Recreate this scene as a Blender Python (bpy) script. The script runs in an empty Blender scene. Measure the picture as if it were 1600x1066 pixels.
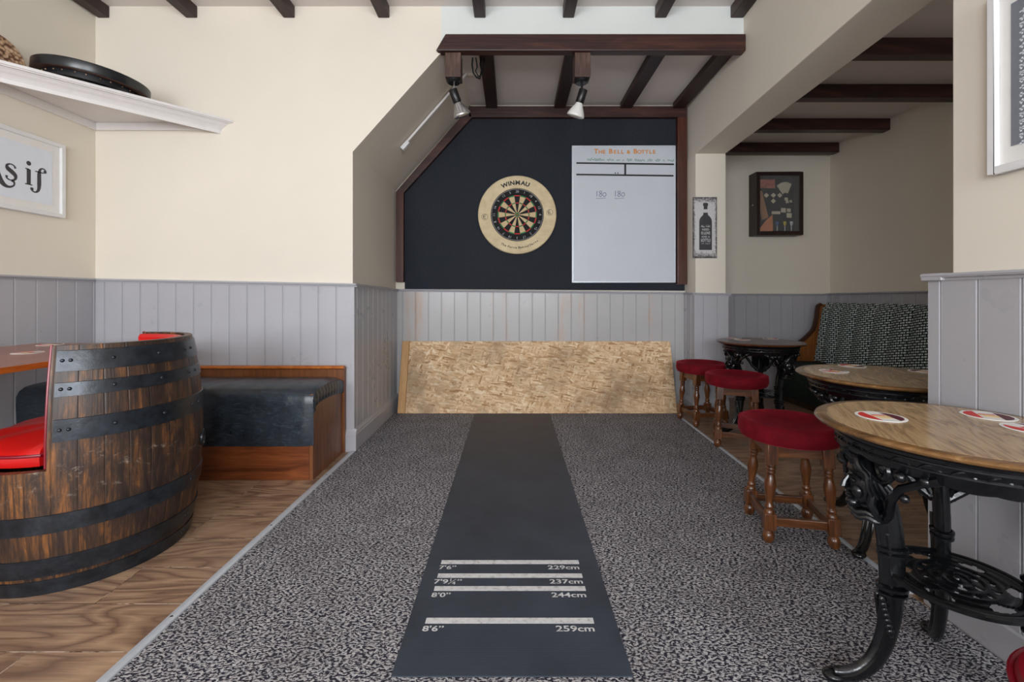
import bpy, bmesh, math, random
from mathutils import Matrix, Vector
random.seed(7)
PI = math.pi
R = math.radians
sc = bpy.context.scene
COL = sc.collection

# ------------------------------------------------------------------ camera
cam_d = bpy.data.cameras.new('camera')
cam = bpy.data.objects.new('camera', cam_d)
COL.objects.link(cam)
cam.location = (0, 0, 0.982)
cam.rotation_euler = (R(90), 0, 0)
cam_d.sensor_width = 36
cam_d.lens = 36 * 711 / 1600
cam_d.shift_y = -70 / 1600
cam_d.clip_start = 0.02
sc.camera = cam

# ------------------------------------------------------------------ light, world, exposure
sc.view_settings.view_transform = 'Standard'
sc.view_settings.look = 'None'
sc.view_settings.gamma = 1
sc.view_settings.exposure = 0.92
sc.view_settings.use_curve_mapping = False
sc.cycles.use_denoising = True
sc.cycles.max_bounces = 10
sc.cycles.diffuse_bounces = 6
sc.cycles.sample_clamp_indirect = 6
w = bpy.data.worlds.new('world'); sc.world = w; w.use_nodes = True
bg = w.node_tree.nodes['Background']
bg.inputs[0].default_value = (0.75, 0.87, 1.0, 1); bg.inputs[1].default_value = 1.5

def area(name, loc, rot, sx, sy, power, col):
    d = bpy.data.lights.new(name, 'AREA'); d.shape = 'RECTANGLE'; d.size = sx; d.size_y = sy
    d.energy = power; d.color = col
    o = bpy.data.objects.new(name, d); COL.objects.link(o); o.location = loc; o.rotation_euler = rot
    return o
# daylight through the rear wall windows (behind the viewpoint), plus an added far-room fill
area('window_and_fill_light', (-1.35, -2.56, 1.50), (R(90), 0, 0), 1.9, 1.25, 50, (0.92, 0.96, 1.0)).data.spread = R(165)
area('window_and_fill_light', (0.70, -2.56, 1.50), (R(90), 0, 0), 1.2, 1.25, 46, (0.92, 0.96, 1.0))
area('window_and_fill_light', (2.35, -2.56, 1.55), (R(90), 0, 0), 0.9, 1.1, 6, (0.92, 0.96, 1.0))  # added unseen lamp that brightens the far room, no window known there

# ------------------------------------------------------------------ materials
def lin(c):
    c /= 255.0
    return c / 12.92 if c <= 0.04045 else ((c + 0.055) / 1.055) ** 2.4
def S(r, g, b): return (lin(r), lin(g), lin(b), 1)

class NT:
    def __init__(s, name, rough=0.6, spec=0.5, metal=0.0, col=None):
        s.m = bpy.data.materials.new(name); s.m.use_nodes = True
        s.t = s.m.node_tree; s.N = s.t.nodes; s.p = s.N['Principled BSDF']
        s.p.inputs['Roughness'].default_value = rough
        s.p.inputs['Specular IOR Level'].default_value = spec
        s.p.inputs['Metallic'].default_value = metal
        if col: s.p.inputs['Base Color'].default_value = col
    def n(s, typ, ins=None, **kw):
        x = s.N.new(typ)
        for k, v in kw.items(): setattr(x, k, v)
        for k, v in (ins or {}).items():
            if isinstance(v, bpy.types.NodeSocket): s.t.links.new(v, x.inputs[k])
            else: x.inputs[k].default_value = v
        return x
    def link(s, a, b): s.t.links.new(a, b)
    def co(s, which='Object', scale=(1, 1, 1), rot=(0, 0, 0), loc=(0, 0, 0)):
        c = s.n('ShaderNodeTexCoord')
        return s.n('ShaderNodeMapping', {'Vector': c.outputs[which], 'Scale': scale, 'Rotation': rot, 'Location': loc}).outputs[0]
    def noise(s, vec, scale=5, detail=3, rough=0.5, dist=0.0):
        return s.n('ShaderNodeTexNoise', {'Vector': vec, 'Scale': scale, 'Detail': detail, 'Roughness': rough, 'Distortion': dist}).outputs[0]
    def ramp(s, fac, stops, interp='LINEAR'):
        x = s.n('ShaderNodeValToRGB', {'Fac': fac}); cr = x.color_ramp; cr.interpolation = interp
        while len(cr.elements) < len(stops): cr.elements.new(0.5)
        for e, (p, c) in zip(cr.elements, stops): e.position = p; e.color = c
        return x.outputs[0]
    def mix(s, fac, a, b, mode='MIX'):
        x = s.n('ShaderNodeMix', data_type='RGBA', blend_type=mode)
        for i, v in ((0, fac), (6, a), (7, b)):
            if isinstance(v, bpy.types.NodeSocket): s.t.links.new(v, x.inputs[i])
            else: x.inputs[i].default_value = v
        return x.outputs[2]
    def math(s, op, a, b=0.0, c=None):
        x = s.n('ShaderNodeMath', operation=op)
        for i, v in enumerate((a, b) if c is None else (a, b, c)):
            if isinstance(v, bpy.types.NodeSocket): s.t.links.new(v, x.inputs[i])
            else: x.inputs[i].default_value = v
        return x.outputs[0]
    def base(s, c): s.link(c, s.p.inputs['Base Color'])
    def bump(s, h, strength=0.2, dist=0.01):
        b = s.n('ShaderNodeBump', {'Height': h, 'Strength': strength, 'Distance': dist})
        s.link(b.outputs[0], s.p.inputs['Normal'])

G = (0.5, 0.5, 0.5, 1)
def plain(name, col, rough=0.5, spec=0.5, metal=0.0, vary=0.12, vs=25, bump=0.0):
    t = NT(name, rough, spec, metal)
    nz = t.noise(t.co(), vs, 4, 0.6)
    d = tuple(c * (1 - vary) for c in col[:3]) + (1,); l = tuple(min(1, c * (1 + vary)) for c in col[:3]) + (1,)
    t.base(t.ramp(nz, [(0.3, d), (0.7, l)]))
    if bump: t.bump(nz, bump, 0.004)
    return t.m

M = {}
def paint(name, col, rough=0.75, bstr=0.12):
    t = NT(name, rough, 0.3)
    v = t.co()
    a = t.noise(v, 1.3, 3, 0.6); b = t.noise(v, 60, 3, 0.6)
    t.base(t.ramp(a, [(0.3, tuple(c * 0.95 for c in col[:3]) + (1,)), (0.7, col)]))
    t.bump(b, bstr, 0.003)
    return t.m
M['cream'] = paint('cream_wall_paint', S(231, 223, 209))
M['ceil'] = paint('white_ceiling_paint', S(226, 218, 214))
M['overwhite'] = paint('cool_white_wall_tone', S(222, 225, 222))  # cooler, whiter tone than the cream, for the wall above the lintel
M['white'] = plain('white_gloss_paint', S(228, 228, 228), 0.35, vary=0.03)
M['shelfwhite'] = plain('white_shelf_paint', S(226, 222, 220), 0.4, vary=0.03)

def grey_paint(name, col, worn=False):
    t = NT(name, 0.3, 0.45)
    v = t.co()
    a = t.noise(v, 3, 4, 0.65); b = t.noise(t.co(scale=(60, 60, 3)), 1.0, 3, 0.6)
    c = t.ramp(a, [(0.3, tuple(x * 0.93 for x in col[:3]) + (1,)), (0.7, col)])
    if worn:
        n1 = t.noise(t.co(scale=(8.8, 8.8, 0.5)), 1.0, 2, 0.5)
        n2 = t.noise(t.co(scale=(20, 20, 4)), 1.0, 4, 0.7)
        f = t.math('MULTIPLY', t.ramp(n1, [(0.55, (0, 0, 0, 1)), (0.68, (1, 1, 1, 1))]), t.ramp(n2, [(0.40, (0, 0, 0, 1)), (0.75, (1, 1, 1, 1))]))
        c = t.mix(f, c, S(190, 160, 140))
    sp = t.n('ShaderNodeTexVoronoi', {'Vector': v, 'Scale': 9.0})
    c = t.mix(t.ramp(sp.outputs['Distance'], [(0.02, (0.5, 0.5, 0.5, 1)), (0.045, (0, 0, 0, 1))]), c, S(120, 116, 114))
    t.base(c); t.bump(b, 0.12, 0.002)
    t.link(t.ramp(a, [(0.3, (0.24, 0.24, 0.24, 1)), (0.7, (0.4, 0.4, 0.4, 1))]), t.p.inputs['Roughness'])
    return t.m
M['grey'] = grey_paint('grey_panel_paint', S(178, 177, 182))
M['greyworn'] = grey_paint('worn_grey_panel_paint', S(180, 178, 178), True)

def wood(name, dark, mid, light, axis=0, rough=0.4, scale=1.0, bump=0.15, spec=0.5, coat=0.0):
    t = NT(name, rough, spec)
    sc_ = [9 * scale] * 3; sc_[axis] = 0.9 * scale
    v = t.co(scale=sc_)
    a = t.noise(v, 1.6, 5, 0.62, 1.2)
    sf = [70 * scale] * 3; sf[axis] = 3 * scale
    b = t.noise(t.co(scale=sf), 1.0, 3, 0.6)
    c = t.ramp(a, [(0.28, dark), (0.5, mid), (0.72, light)])
    c = t.mix(t.math('MULTIPLY', b, 0.55), c, dark)
    t.base(c); t.bump(b, bump, 0.003)
    t.p.inputs['Coat Weight'].default_value = coat; t.p.inputs['Coat Roughness'].default_value = 0.12
    return t.m
BD, BM_, BL = S(30, 15, 14), S(52, 28, 24), S(82, 46, 36)
M['beam_y'] = wood('dark_stained_beam', BD, BM_, BL, 1, 0.5, 1.0, 0.4)
M['beam_x'] = wood('dark_stained_beam_cross', S(34, 17, 15), S(64, 34, 28), S(104, 60, 46), 0, 0.45, 1.0, 0.4)
M['trim_red'] = wood('red_brown_stained_trim', S(46, 20, 14), S(84, 40, 26), S(112, 58, 38), 2, 0.4)
M['block'] = wood('weathered_block_wood', S(44, 28, 24), S(84, 60, 52), S(122, 94, 84), 2, 0.5, 2, 0.5)
M['stoolwood'] = wood('varnished_stool_wood', S(50, 25, 12), S(108, 62, 30), S(150, 92, 48), 2, 0.28, 2.2, 0.1, coat=0.4)
M['railwood'] = wood('varnished_rail_wood', S(50, 25, 12), S(102, 60, 30), S(140, 86, 46), 0, 0.28, 2.2, 0.1, coat=0.4)
M['benchwood'] = wood('red_brown_bench_wood', S(72, 34, 14), S(120, 62, 30), S(146, 82, 44), 0, 0.32, 1.6, 0.05)
M['benchend'] = wood('bench_end_wood', S(84, 46, 22), S(128, 76, 42), S(150, 96, 58), 2, 0.35, 1.6, 0.05)
M['settlewood'] = wood('settle_pine_wood', S(92, 50, 16), S(140, 84, 34), S(168, 108, 52), 2, 0.35, 1.4, 0.1)
M['settledark'] = wood('settle_dark_edge', S(40, 20, 10), S(70, 38, 20), S(96, 56, 32), 2, 0.3)
M['tablered'] = wood('red_brown_table_veneer', S(124, 62, 28), S(166, 92, 50), S(188, 114, 68), 1, 0.22, 1.2, 0.03)
M['tableedge'] = wood('orange_table_edge', S(150, 76, 24), S(186, 104, 40), S(206, 126, 56), 1, 0.3, 1.2, 0.03)
M['oakdark'] = wood('dark_oak_top', S(58, 32, 18), S(96, 58, 36), S(122, 78, 50), 0, 0.22, 1.5, 0.05)
M['battenwood'] = wood('pine_batten', S(170, 126, 76), S(200, 156, 104), S(216, 176, 122), 2, 0.6, 2, 0.05)
M['cribwood'] = wood('orange_crib_wood', S(126, 82, 44), S(160, 110, 64), S(176, 126, 80), 2, 0.5, 6, 0.05)
M['casewood'] = wood('dark_case_wood', S(26, 14, 12), S(44, 26, 22), S(60, 36, 28), 2, 0.4, 2, 0.1)

def oak():
    t = NT('oak_table_top', 0.14, 0.5)
    r0 = t.co(rot=(0, 0, R(-66)))
    def sc2(x, y): return t.n('ShaderNodeMapping', {'Vector': r0, 'Scale': (x, y, 1)}).outputs[0]
    n = t.noise(sc2(1.2, 7), 1.5, 3, 0.55, 0.8)
    g1 = t.math('PINGPONG', t.math('MULTIPLY', n, 9.0), 0.5)
    c = t.ramp(g1, [(0.0, S(122, 92, 58)), (0.15, S(158, 126, 86)), (0.5, S(182, 152, 110))])
    pores = t.noise(sc2(14, 260), 1.0, 3, 0.7)
    c = t.mix(t.ramp(pores, [(0.54, (0, 0, 0, 1)), (0.68, (0.8, 0.8, 0.8, 1))]), c, S(92, 66, 42))
    big = t.noise(sc2(2, 5), 1.3, 2)
    c = t.mix(t.math('MULTIPLY', big, 0.35), c, S(196, 164, 120))
    t.base(c); t.bump(pores, 0.05, 0.001)
    return t.m
M['oak'] = oak()
M['oakrim'] = wood('oak_table_rim', S(74, 50, 28), S(128, 92, 54), S(160, 122, 78), 0, 0.2, 1.3, 0.08)

def planks():
    t = NT('wood_plank_floor', 0.3, 0.4)
    c0 = t.n('ShaderNodeTexCoord').outputs['Object']
    v = t.n('ShaderNodeMapping', {'Vector': c0, 'Location': (0.34, 0.036 , 0)}).outputs[0]
    br = t.n('ShaderNodeTexBrick', {'Vector': v, 'Color1': (0, 0, 0, 1), 'Color2': (1, 1, 1, 1), 'Mortar': G, 'Scale': 1.0,
             'Mortar Size': 0.0014, 'Mortar Smooth': 0.2, 'Brick Width': 1.21, 'Row Height': 0.196}, offset=0.37, offset_frequency=2)
    bw = t.n('ShaderNodeTexBrick', {'Vector': v, 'Color1': (0, 0, 0, 1), 'Color2': (1, 1, 1, 1), 'Mortar': G, 'Scale': 1.0,
             'Mortar Size': 0.0, 'Brick Width': 1.21, 'Row Height': 0.196}, offset=0.37, offset_frequency=2)
    off = t.n('ShaderNodeVectorMath', {0: v, 1: bw.outputs['Color']}, operation='MULTIPLY_ADD')
    sep = t.n('ShaderNodeCombineXYZ', {'X': t.math('MULTIPLY', bw.outputs['Color'], 7.3), 'Y': t.math('MULTIPLY', bw.outputs['Color'], 3.1), 'Z': t.math('MULTIPLY', bw.outputs['Color'], 11.0)}).outputs[0]
    sv = t.n('ShaderNodeVectorMath', {0: v, 1: sep}, operation='ADD').outputs[0]
    def sm(x, y): return t.n('ShaderNodeMapping', {'Vector': sv, 'Scale': (x, y, 1)}).outputs[0]
    n0 = t.noise(sm(1.1, 6.0), 1.0, 2.5, 0.5, 0.6)
    rg_ = t.math('PINGPONG', t.math('MULTIPLY', n0, 10.0), 0.5)
    c = t.ramp(rg_, [(0.0, S(114, 88, 70)), (0.12, S(150, 120, 96)), (0.3, S(174, 142, 114)), (0.5, S(190, 158, 126))])
    fine = t.noise(t.n('ShaderNodeMapping', {'Vector': sv, 'Scale': (6, 130, 1)}).outputs[0], 1.0, 3, 0.6)
    c = t.mix(t.ramp(fine, [(0.42, (0, 0, 0, 1)), (0.75, (0.55, 0.55, 0.55, 1))]), c, S(84, 60, 46))
    c = t.mix(t.math('MULTIPLY', bw.outputs['Color'], 0.25), c, S(112, 82, 62))
    big = t.noise(t.n('ShaderNodeMapping', {'Vector': sv, 'Scale': (1.2, 5, 1)}).outputs[0], 1.0, 2)
    c = t.mix(t.math('MULTIPLY', big, 0.4), c, S(158, 128, 108))
    wear = t.noise(v, 9, 4, 0.7)
    m = t.ramp(wear, [(0.45, S(70, 50, 38)), (0.56, S(215, 200, 182))])
    c = t.mix(br.outputs['Fac'], c, m)
    t.base(c); t.bump(fine, 0.05, 0.001)
    t.link(t.ramp(fine, [(0.2, (0.24, 0.24, 0.24, 1)), (0.8, (0.4, 0.4, 0.4, 1))]), t.p.inputs['Roughness'])
    return t.m
M['planks'] = planks()

def carpet():
    t = NT('speckled_loop_carpet', 0.95, 0.1)
    v0 = t.co()
    wob = t.n('ShaderNodeTexNoise', {'Vector': v0, 'Scale': 45.0, 'Detail': 2.0})
    v = t.n('ShaderNodeVectorMath', {0: wob.outputs['Color'], 1: (0.016, 0.016, 0.0), 2: v0}, operation='MULTIPLY_ADD').outputs[0]
    a = t.noise(t.n('ShaderNodeMapping', {'Vector': v, 'Scale': (95, 185, 1), 'Rotation': (0, 0, R(12))}).outputs[0], 1.0, 1.5, 0.55)
    f = t.ramp(a, [(0.47, (0, 0, 0, 1)), (0.54, (1, 1, 1, 1))])
    b = t.noise(v0, 6, 3, 0.6)
    light = t.ramp(t.noise(v0, 170, 1), [(0.3, S(150, 148, 152)), (0.7, S(204, 200, 200))])
    c = t.mix(f, S(46, 45, 56), light)
    c = t.mix(t.ramp(b, [(0.4, (0, 0, 0, 1)), (0.7, (0.3, 0.3, 0.3, 1))]), c, S(74, 68, 70))
    t.base(c); t.bump(a, 0.6, 0.004)
    return t.m
M['carpet'] = carpet()

def felt():
    t = NT('navy_carpet_tile', 0.95, 0.1)
    v = t.co()
    a = t.noise(t.co(scale=(1, 1, 3)), 120, 3, 0.7); b = t.noise(v, 2.2, 3)
    c = t.ramp(a, [(0.3, S(28, 30, 35)), (0.7, S(62, 65, 72))])
    c = t.mix(t.ramp(b, [(0.4, (0, 0, 0, 1)), (0.8, (0.35, 0.35, 0.35, 1))]), c, S(32, 40, 54))
    t.base(c); t.bump(a, 0.4, 0.003)
    return t.m
M['felt'] = felt()

def rubber():
    t = NT('ribbed_rubber', 0.5, 0.4)
    v = t.co()
    wv = t.n('ShaderNodeTexWave', {'Vector': v, 'Scale': 55.0, 'Distortion': 0.2}, wave_type='BANDS', bands_direction='Y').outputs['Color']
    b = t.noise(v, 4, 4, 0.65); d = t.noise(v, 160, 2, 0.6)
    c = t.ramp(b, [(0.3, S(48, 54, 64)), (0.7, S(61, 68, 80))])
    c = t.mix(t.ramp(d, [(0.70, (0, 0, 0, 1)), (0.78, (0.4, 0.4, 0.4, 1))]), c, S(120, 120, 122))
    t.base(c); t.bump(wv, 0.25, 0.0015)
    return t.m
M['rubber'] = rubber()
def scuffed_white():
    t = NT('scuffed_white_marking', 0.6, 0.3)
    n = t.noise(t.co(), 55, 5, 0.75)
    t.base(t.ramp(n, [(0.30, S(150, 150, 150)), (0.45, S(205, 205, 205)), (0.7, S(222, 222, 222))]))
    return t.m
M['marking'] = scuffed_white()

def osb():
    t = NT('strand_board', 0.75, 0.25)
    c0 = t.n('ShaderNodeTexCoord').outputs['Object']
    wob = t.n('ShaderNodeTexNoise', {'Vector': c0, 'Scale': 14.0, 'Detail': 3.0})
    vv = t.n('ShaderNodeVectorMath', {0: wob.outputs['Color'], 1: (0.022, 0.0, 0.022), 2: c0}, operation='MULTIPLY_ADD').outputs[0]
    cols = []
    for k, (ang, sx, sz) in enumerate(((12, 14, 64), (-38, 16, 66), (70, 16, 74), (-8, 18, 90))):
        mp = t.n('ShaderNodeMapping', {'Vector': t.n('ShaderNodeMapping', {'Vector': vv, 'Rotation': (0, R(ang), 0), 'Location': (k * 3.7, 0, k)}).outputs[0], 'Scale': (sx, 1, sz)}).outputs[0]
        vo = t.n('ShaderNodeTexVoronoi', {'Vector': mp, 'Scale': 1.0})
        sepc = t.n('ShaderNodeSeparateColor', {0: vo.outputs['Color']}).outputs
        cols.append((t.ramp(sepc[0], [(0.0, S(160, 120, 80)), (0.12, S(196, 158, 118)), (0.5, S(218, 184, 144)), (0.85, S(230, 202, 166)), (1.0, S(240, 218, 188))]), sepc[1]))
    c = cols[0][0]
    for k in (1, 2, 3):
        c = t.mix(t.ramp(cols[k][1], [(0.52, (0, 0, 0, 1)), (0.58, (1, 1, 1, 1))]), c, cols[k][0])
    n1 = t.noise(t.n('ShaderNodeMapping', {'Vector': c0, 'Scale': (28, 1, 95), 'Rotation': (0, R(14), 0)}).outputs[0], 1.0, 5, 0.72, 1.0)
    c = t.mix(t.ramp(n1, [(0.60, (0, 0, 0, 1)), (0.72, (0.75, 0.75, 0.75, 1))]), c, S(118, 78, 44))
    dirt = t.noise(c0, 2.6, 4, 0.6)
    c = t.mix(t.ramp(dirt, [(0.46, (0, 0, 0, 1)), (0.66, (0.7, 0.7, 0.7, 1))]), c, S(144, 120, 96))
    t.base(c); t.bump(n1, 0.2, 0.003)
    return t.m
M['osb'] = osb()

def barrelwood():
    t = NT('aged_barrel_oak', 0.42, 0.4)
    c0 = t.n('ShaderNodeTexCoord').outputs['Object']
    xyz = t.n('ShaderNodeSeparateXYZ', {0: c0}).outputs
    ang = t.math('ARCTAN2', xyz[1], xyz[0])
    st = t.math('MULTIPLY', ang, 34 / (2 * PI))
    idx = t.math('FLOOR', st); fr = t.math('SUBTRACT', st, idx)
    rnd = t.n('ShaderNodeTexWhiteNoise', {'W': idx}, noise_dimensions='1D').outputs['Value']
    vec = t.n('ShaderNodeCombineXYZ', {'X': t.math('MULTIPLY', ang, 4.5), 'Y': t.math('MULTIPLY', idx, 0.22), 'Z': t.math('MULTIPLY', xyz[2], 3.0)}).outputs[0]
    a = t.noise(vec, 2.0, 5, 0.70, 0.5)
    vec2 = t.n('ShaderNodeCombineXYZ', {'X': t.math('MULTIPLY', ang, 40.0), 'Y': idx, 'Z': t.math('MULTIPLY', xyz[2], 4.0)}).outputs[0]
    b = t.noise(vec2, 1.0, 4, 0.7)
    c = t.ramp(t.math('ADD', t.math('MULTIPLY', a, 0.92), t.math('MULTIPLY', rnd, 0.12)), [(0.36, S(38, 28, 25)), (0.50, S(72, 52, 40)), (0.58, S(106, 70, 42)), (0.72, S(156, 100, 52))])
    c = t.mix(t.ramp(b, [(0.42, (0, 0, 0, 1)), (0.60, (0.85, 0.85, 0.85, 1))]), c, S(46, 36, 32))
    edge = t.math('ABSOLUTE', t.math('SUBTRACT', fr, 0.5))
    c = t.mix(t.ramp(edge, [(0.476, (0, 0, 0, 1)), (0.495, (0.45, 0.45, 0.45, 1))]), c, S(30, 21, 17))
    sc_n = t.noise(t.n('ShaderNodeMapping', {'Vector': c0, 'Scale': (22, 22, 34)}).outputs[0], 1.0, 5, 0.75)
    band = t.ramp(xyz[2], [(0.30, (0, 0, 0, 1)), (0.37, (1, 1, 1, 1)), (0.43, (1, 1, 1, 1)), (0.50, (0, 0, 0, 1))])
    c = t.mix(t.math('MULTIPLY', band, t.ramp(sc_n, [(0.58, (0, 0, 0, 1)), (0.70, (0.6, 0.6, 0.6, 1))])), c, S(168, 154, 138))
    t.base(c); t.bump(t.math('SUBTRACT', b, t.ramp(edge, [(0.45, (0, 0, 0, 1)), (0.5, (1, 1, 1, 1))])), 0.35, 0.004)
    return t.m
M['barrel'] = barrelwood()
def hoopmetal():
    t = NT('black_hoop_steel', 0.30, 0.6, 0.35)
    v = t.co()
    n = t.noise(v, 22, 5, 0.7); d = t.noise(v, 90, 4, 0.7)
    c = t.ramp(n, [(0.3, S(20, 23, 28)), (0.7, S(50, 56, 64))])
    c = t.mix(t.ramp(d, [(0.70, (0, 0, 0, 1)), (0.76, (0.5, 0.5, 0.5, 1))]), c, S(130, 126, 122))
    t.base(c); t.bump(n, 0.25, 0.004)
    return t.m
M['hoop'] = hoopmetal()
M['redvinyl'] = plain('red_vinyl', S(196, 24, 22), 0.28, 0.5, vary=0.08, vs=8, bump=0.04)
M['maroonvinyl'] = plain('maroon_vinyl', S(128, 16, 34), 0.3, 0.5, vary=0.1, vs=10, bump=0.05)
def velvet():
    t = NT('crimson_velvet', 0.85, 0.15)
    n = t.noise(t.co(), 14, 4, 0.6); f = t.noise(t.co(), 300, 2)
    t.base(t.ramp(n, [(0.3, S(88, 8, 20)), (0.7, S(124, 15, 31))]))
    t.p.inputs['Sheen Weight'].default_value = 0.3; t.p.inputs['Sheen Roughness'].default_value = 0.4
    t.p.inputs['Sheen Tint'].default_value = S(220, 70, 90)
    t.bump(f, 0.2, 0.002)
    return t.m
M['velvet'] = velvet()
M['greenvelvet'] = plain('dark_green_velvet', S(44, 54, 50), 0.8, 0.2, vary=0.3, vs=9)
def blackvinyl():
    t = NT('scuffed_black_vinyl', 0.3, 0.5)
    v = t.co()
    n = t.noise(v, 6, 5, 0.7, 0.6)
    s2 = t.noise(t.co(scale=(14, 14, 40), rot=(0, R(35), 0)), 1.0, 5, 0.75, 1.5)
    c = t.ramp(n, [(0.3, S(28, 32, 38)), (0.7, S(46, 54, 62))])
    c = t.mix(t.ramp(s2, [(0.50, (0, 0, 0, 1)), (0.70, (0.5, 0.5, 0.5, 1))]), c, S(76, 90, 102))
    t.base(c); t.bump(n, 0.25, 0.008)
    t.link(t.ramp(n, [(0.3, (0.26, 0.26, 0.26, 1)), (0.8, (0.42, 0.42, 0.42, 1))]), t.p.inputs['Roughness'])
    return t.m
M['blackvinyl'] = blackvinyl()
def iron():
    t = NT('black_gloss_cast_iron', 0.22, 0.6)
    n = t.noise(t.co(), 60, 4, 0.6)
    t.base(t.ramp(n, [(0.3, S(9, 10, 12)), (0.8, S(20, 22, 25))]))
    t.bump(n, 0.25, 0.003)
    return t.m
M['iron'] = iron()
def tweed():
    t = NT('woven_grey_green_tweed', 0.9, 0.1)
    c0 = t.n('ShaderNodeTexCoord').outputs['Object']
    xyz = t.n('ShaderNodeSeparateXYZ', {0: c0}).outputs
    v = t.n('ShaderNodeCombineXYZ', {'X': xyz[1], 'Y': xyz[2]}).outputs[0]
    br = t.n('ShaderNodeTexBrick', {'Vector': t.n('ShaderNodeMapping', {'Vector': v, 'Rotation': (0, 0, R(10))}).outputs[0], 'Color1': S(196, 206, 202), 'Color2': S(222, 228, 226), 'Mortar': S(34, 50, 50), 'Scale': 1.0,
              'Mortar Size': 0.0042, 'Mortar Smooth': 0.1, 'Brick Width': 0.042, 'Row Height': 0.0185}, offset=0.5)
    chk = t.n('ShaderNodeTexWave', {'Vector': v, 'Scale': 18.0}, wave_type='BANDS', bands_direction='X').outputs['Color']
    c = t.mix(t.ramp(chk, [(0.82, (0, 0, 0, 1)), (0.92, (0.9, 0.9, 0.9, 1))]), br.outputs['Color'], S(30, 44, 46))
    t.base(c); t.bump(br.outputs['Fac'], -0.2, 0.002)
    return t.m
M['tweed'] = tweed()
M['alu'] = plain('brushed_aluminium', S(206, 212, 220), 0.45, 0.5, 0.35, vary=0.05, vs=60)
M['steel'] = plain('polished_steel', S(190, 192, 195), 0.2, 0.5, 1.0, vary=0.05)
M['blackplastic'] = plain('black_plastic', S(20, 21, 24), 0.35, vary=0.15)
M['blackpaint'] = plain('black_gloss_board', S(26, 28, 32), 0.28, vary=0.2, vs=12)
M['brownedge'] = plain('brown_board_edge', S(92, 62, 48), 0.5)
M['whiteboard'] = plain('whiteboard_enamel', S(198, 202, 210), 0.42, vary=0.02, vs=4)
M['tape'] = plain('black_tape', S(20, 22, 28), 0.4)
M['orangeink'] = plain('orange_letter_ink', S(214, 136, 30), 0.5, vary=0.05)
M['greenink'] = plain('green_marker_ink', S(60, 128, 100), 0.6, vary=0.1)
M['violetink'] = plain('violet_marker_ink', S(84, 86, 132), 0.6, vary=0.1)
M['ink'] = plain('black_print_ink', S(36, 34, 36), 0.6)
M['cardwhite'] = plain('blue_white_print', S(224, 230, 240), 0.5, vary=0.02)
M['mount'] = plain('white_picture_mount', S(232, 230, 226), 0.55, vary=0.02)
M['slate'] = plain('slate_blue_print', S(84, 92, 106), 0.5, vary=0.04)
M['paper'] = plain('cream_paper', S(196, 186, 160), 0.7, vary=0.1, vs=120)
M['orangepaper'] = plain('orange_paper', S(196, 118, 66), 0.7, vary=0.35, vs=60)
M['boxart'] = plain('orange_mauve_box_print', S(158, 84, 60), 0.6, vary=0.5, vs=40)
M['caseback'] = plain('black_case_lining', S(13, 13, 15), 0.9, 0.03)
M['bluefl'] = plain('blue_flight', S(60, 84, 140), 0.5)
M['yellowfl'] = plain('yellow_flight', S(200, 180, 60), 0.5)
M['silverfl'] = plain('silver_flight', S(200, 200, 205), 0.4)
def surround_mat():
    t = NT('beige_foam_surround', 0.8, 0.2)
    n = t.noise(t.co(), 12, 4, 0.6); f = t.noise(t.co(), 150, 2)
    c = t.ramp(n, [(0.3, S(204, 184, 148)), (0.7, S(226, 208, 172))])
    c = t.mix(t.ramp(f, [(0.70, (0, 0, 0, 1)), (0.76, (0.5, 0.5, 0.5, 1))]), c, S(120, 100, 76))
    t.base(c)
    return t.m
M['surround'] = surround_mat()
M['sisalblack'] = plain('black_sisal', S(26, 24, 26), 0.85, vary=0.2, vs=90)
M['sisalcream'] = plain('cream_sisal', S(206, 182, 142), 0.85, vary=0.12, vs=90)
M['sisalred'] = plain('red_sisal', S(200, 40, 40), 0.8, vary=0.15, vs=60)
M['sisalgreen'] = plain('green_sisal', S(36, 128, 70), 0.8, vary=0.15, vs=60)
def brass():
    t = NT('embossed_copper_brass', 0.4, 0.5, 0.35)
    v = t.n('ShaderNodeTexVoronoi', {'Vector': t.co(), 'Scale': 55.0}).outputs['Distance']
    t.base(t.ramp(v, [(0.15, S(222, 194, 164)), (0.5, S(188, 152, 120)), (0.7, S(104, 72, 54))])); t.bump(v, -0.6, 0.004)
    return t.m
M['brass'] = brass()
def distressed():
    t = NT('distressed_white_tin', 0.55, 0.3)
    c0 = t.n('ShaderNodeTexCoord').outputs['Generated']
    xyz = t.n('ShaderNodeSeparateXYZ', {0: c0}).outputs
    ex = t.math('ABSOLUTE', t.math('SUBTRACT', xyz[0], 0.5)); ez = t.math('ABSOLUTE', t.math('SUBTRACT', xyz[2], 0.5))
    ed = t.math('MAXIMUM', ex, t.math('ADD', t.math('MULTIPLY', ez, 1.0), -0.0))
    n = t.noise(t.co(), 60, 5, 0.7)
    f = t.math('ADD', ed, t.math('MULTIPLY', t.math('SUBTRACT', n, 0.5), 0.28))
    t.base(t.ramp(f, [(0.40, S(206, 204, 204)), (0.47, S(120, 116, 116)), (0.52, S(66, 60, 60))]))
    return t.m
M['tin'] = distressed()
M['charcoal'] = plain('charcoal_print', S(58, 58, 62), 0.6)
def reflector(name, col, metal, rough):
    t = NT(name, rough, 0.6, metal, col); t.base(t.ramp(t.noise(t.co(), 20, 2), [(0.3, tuple(c * 0.96 for c in col[:3]) + (1,)), (0.7, col)])); return t.m
M['silverbulb'] = reflector('silvered_bulb_glass', S(205, 205, 205), 0.8, 0.15)
M['opalbulb'] = reflector('opal_bulb_glass', S(225, 225, 222), 0.0, 0.25)
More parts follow.
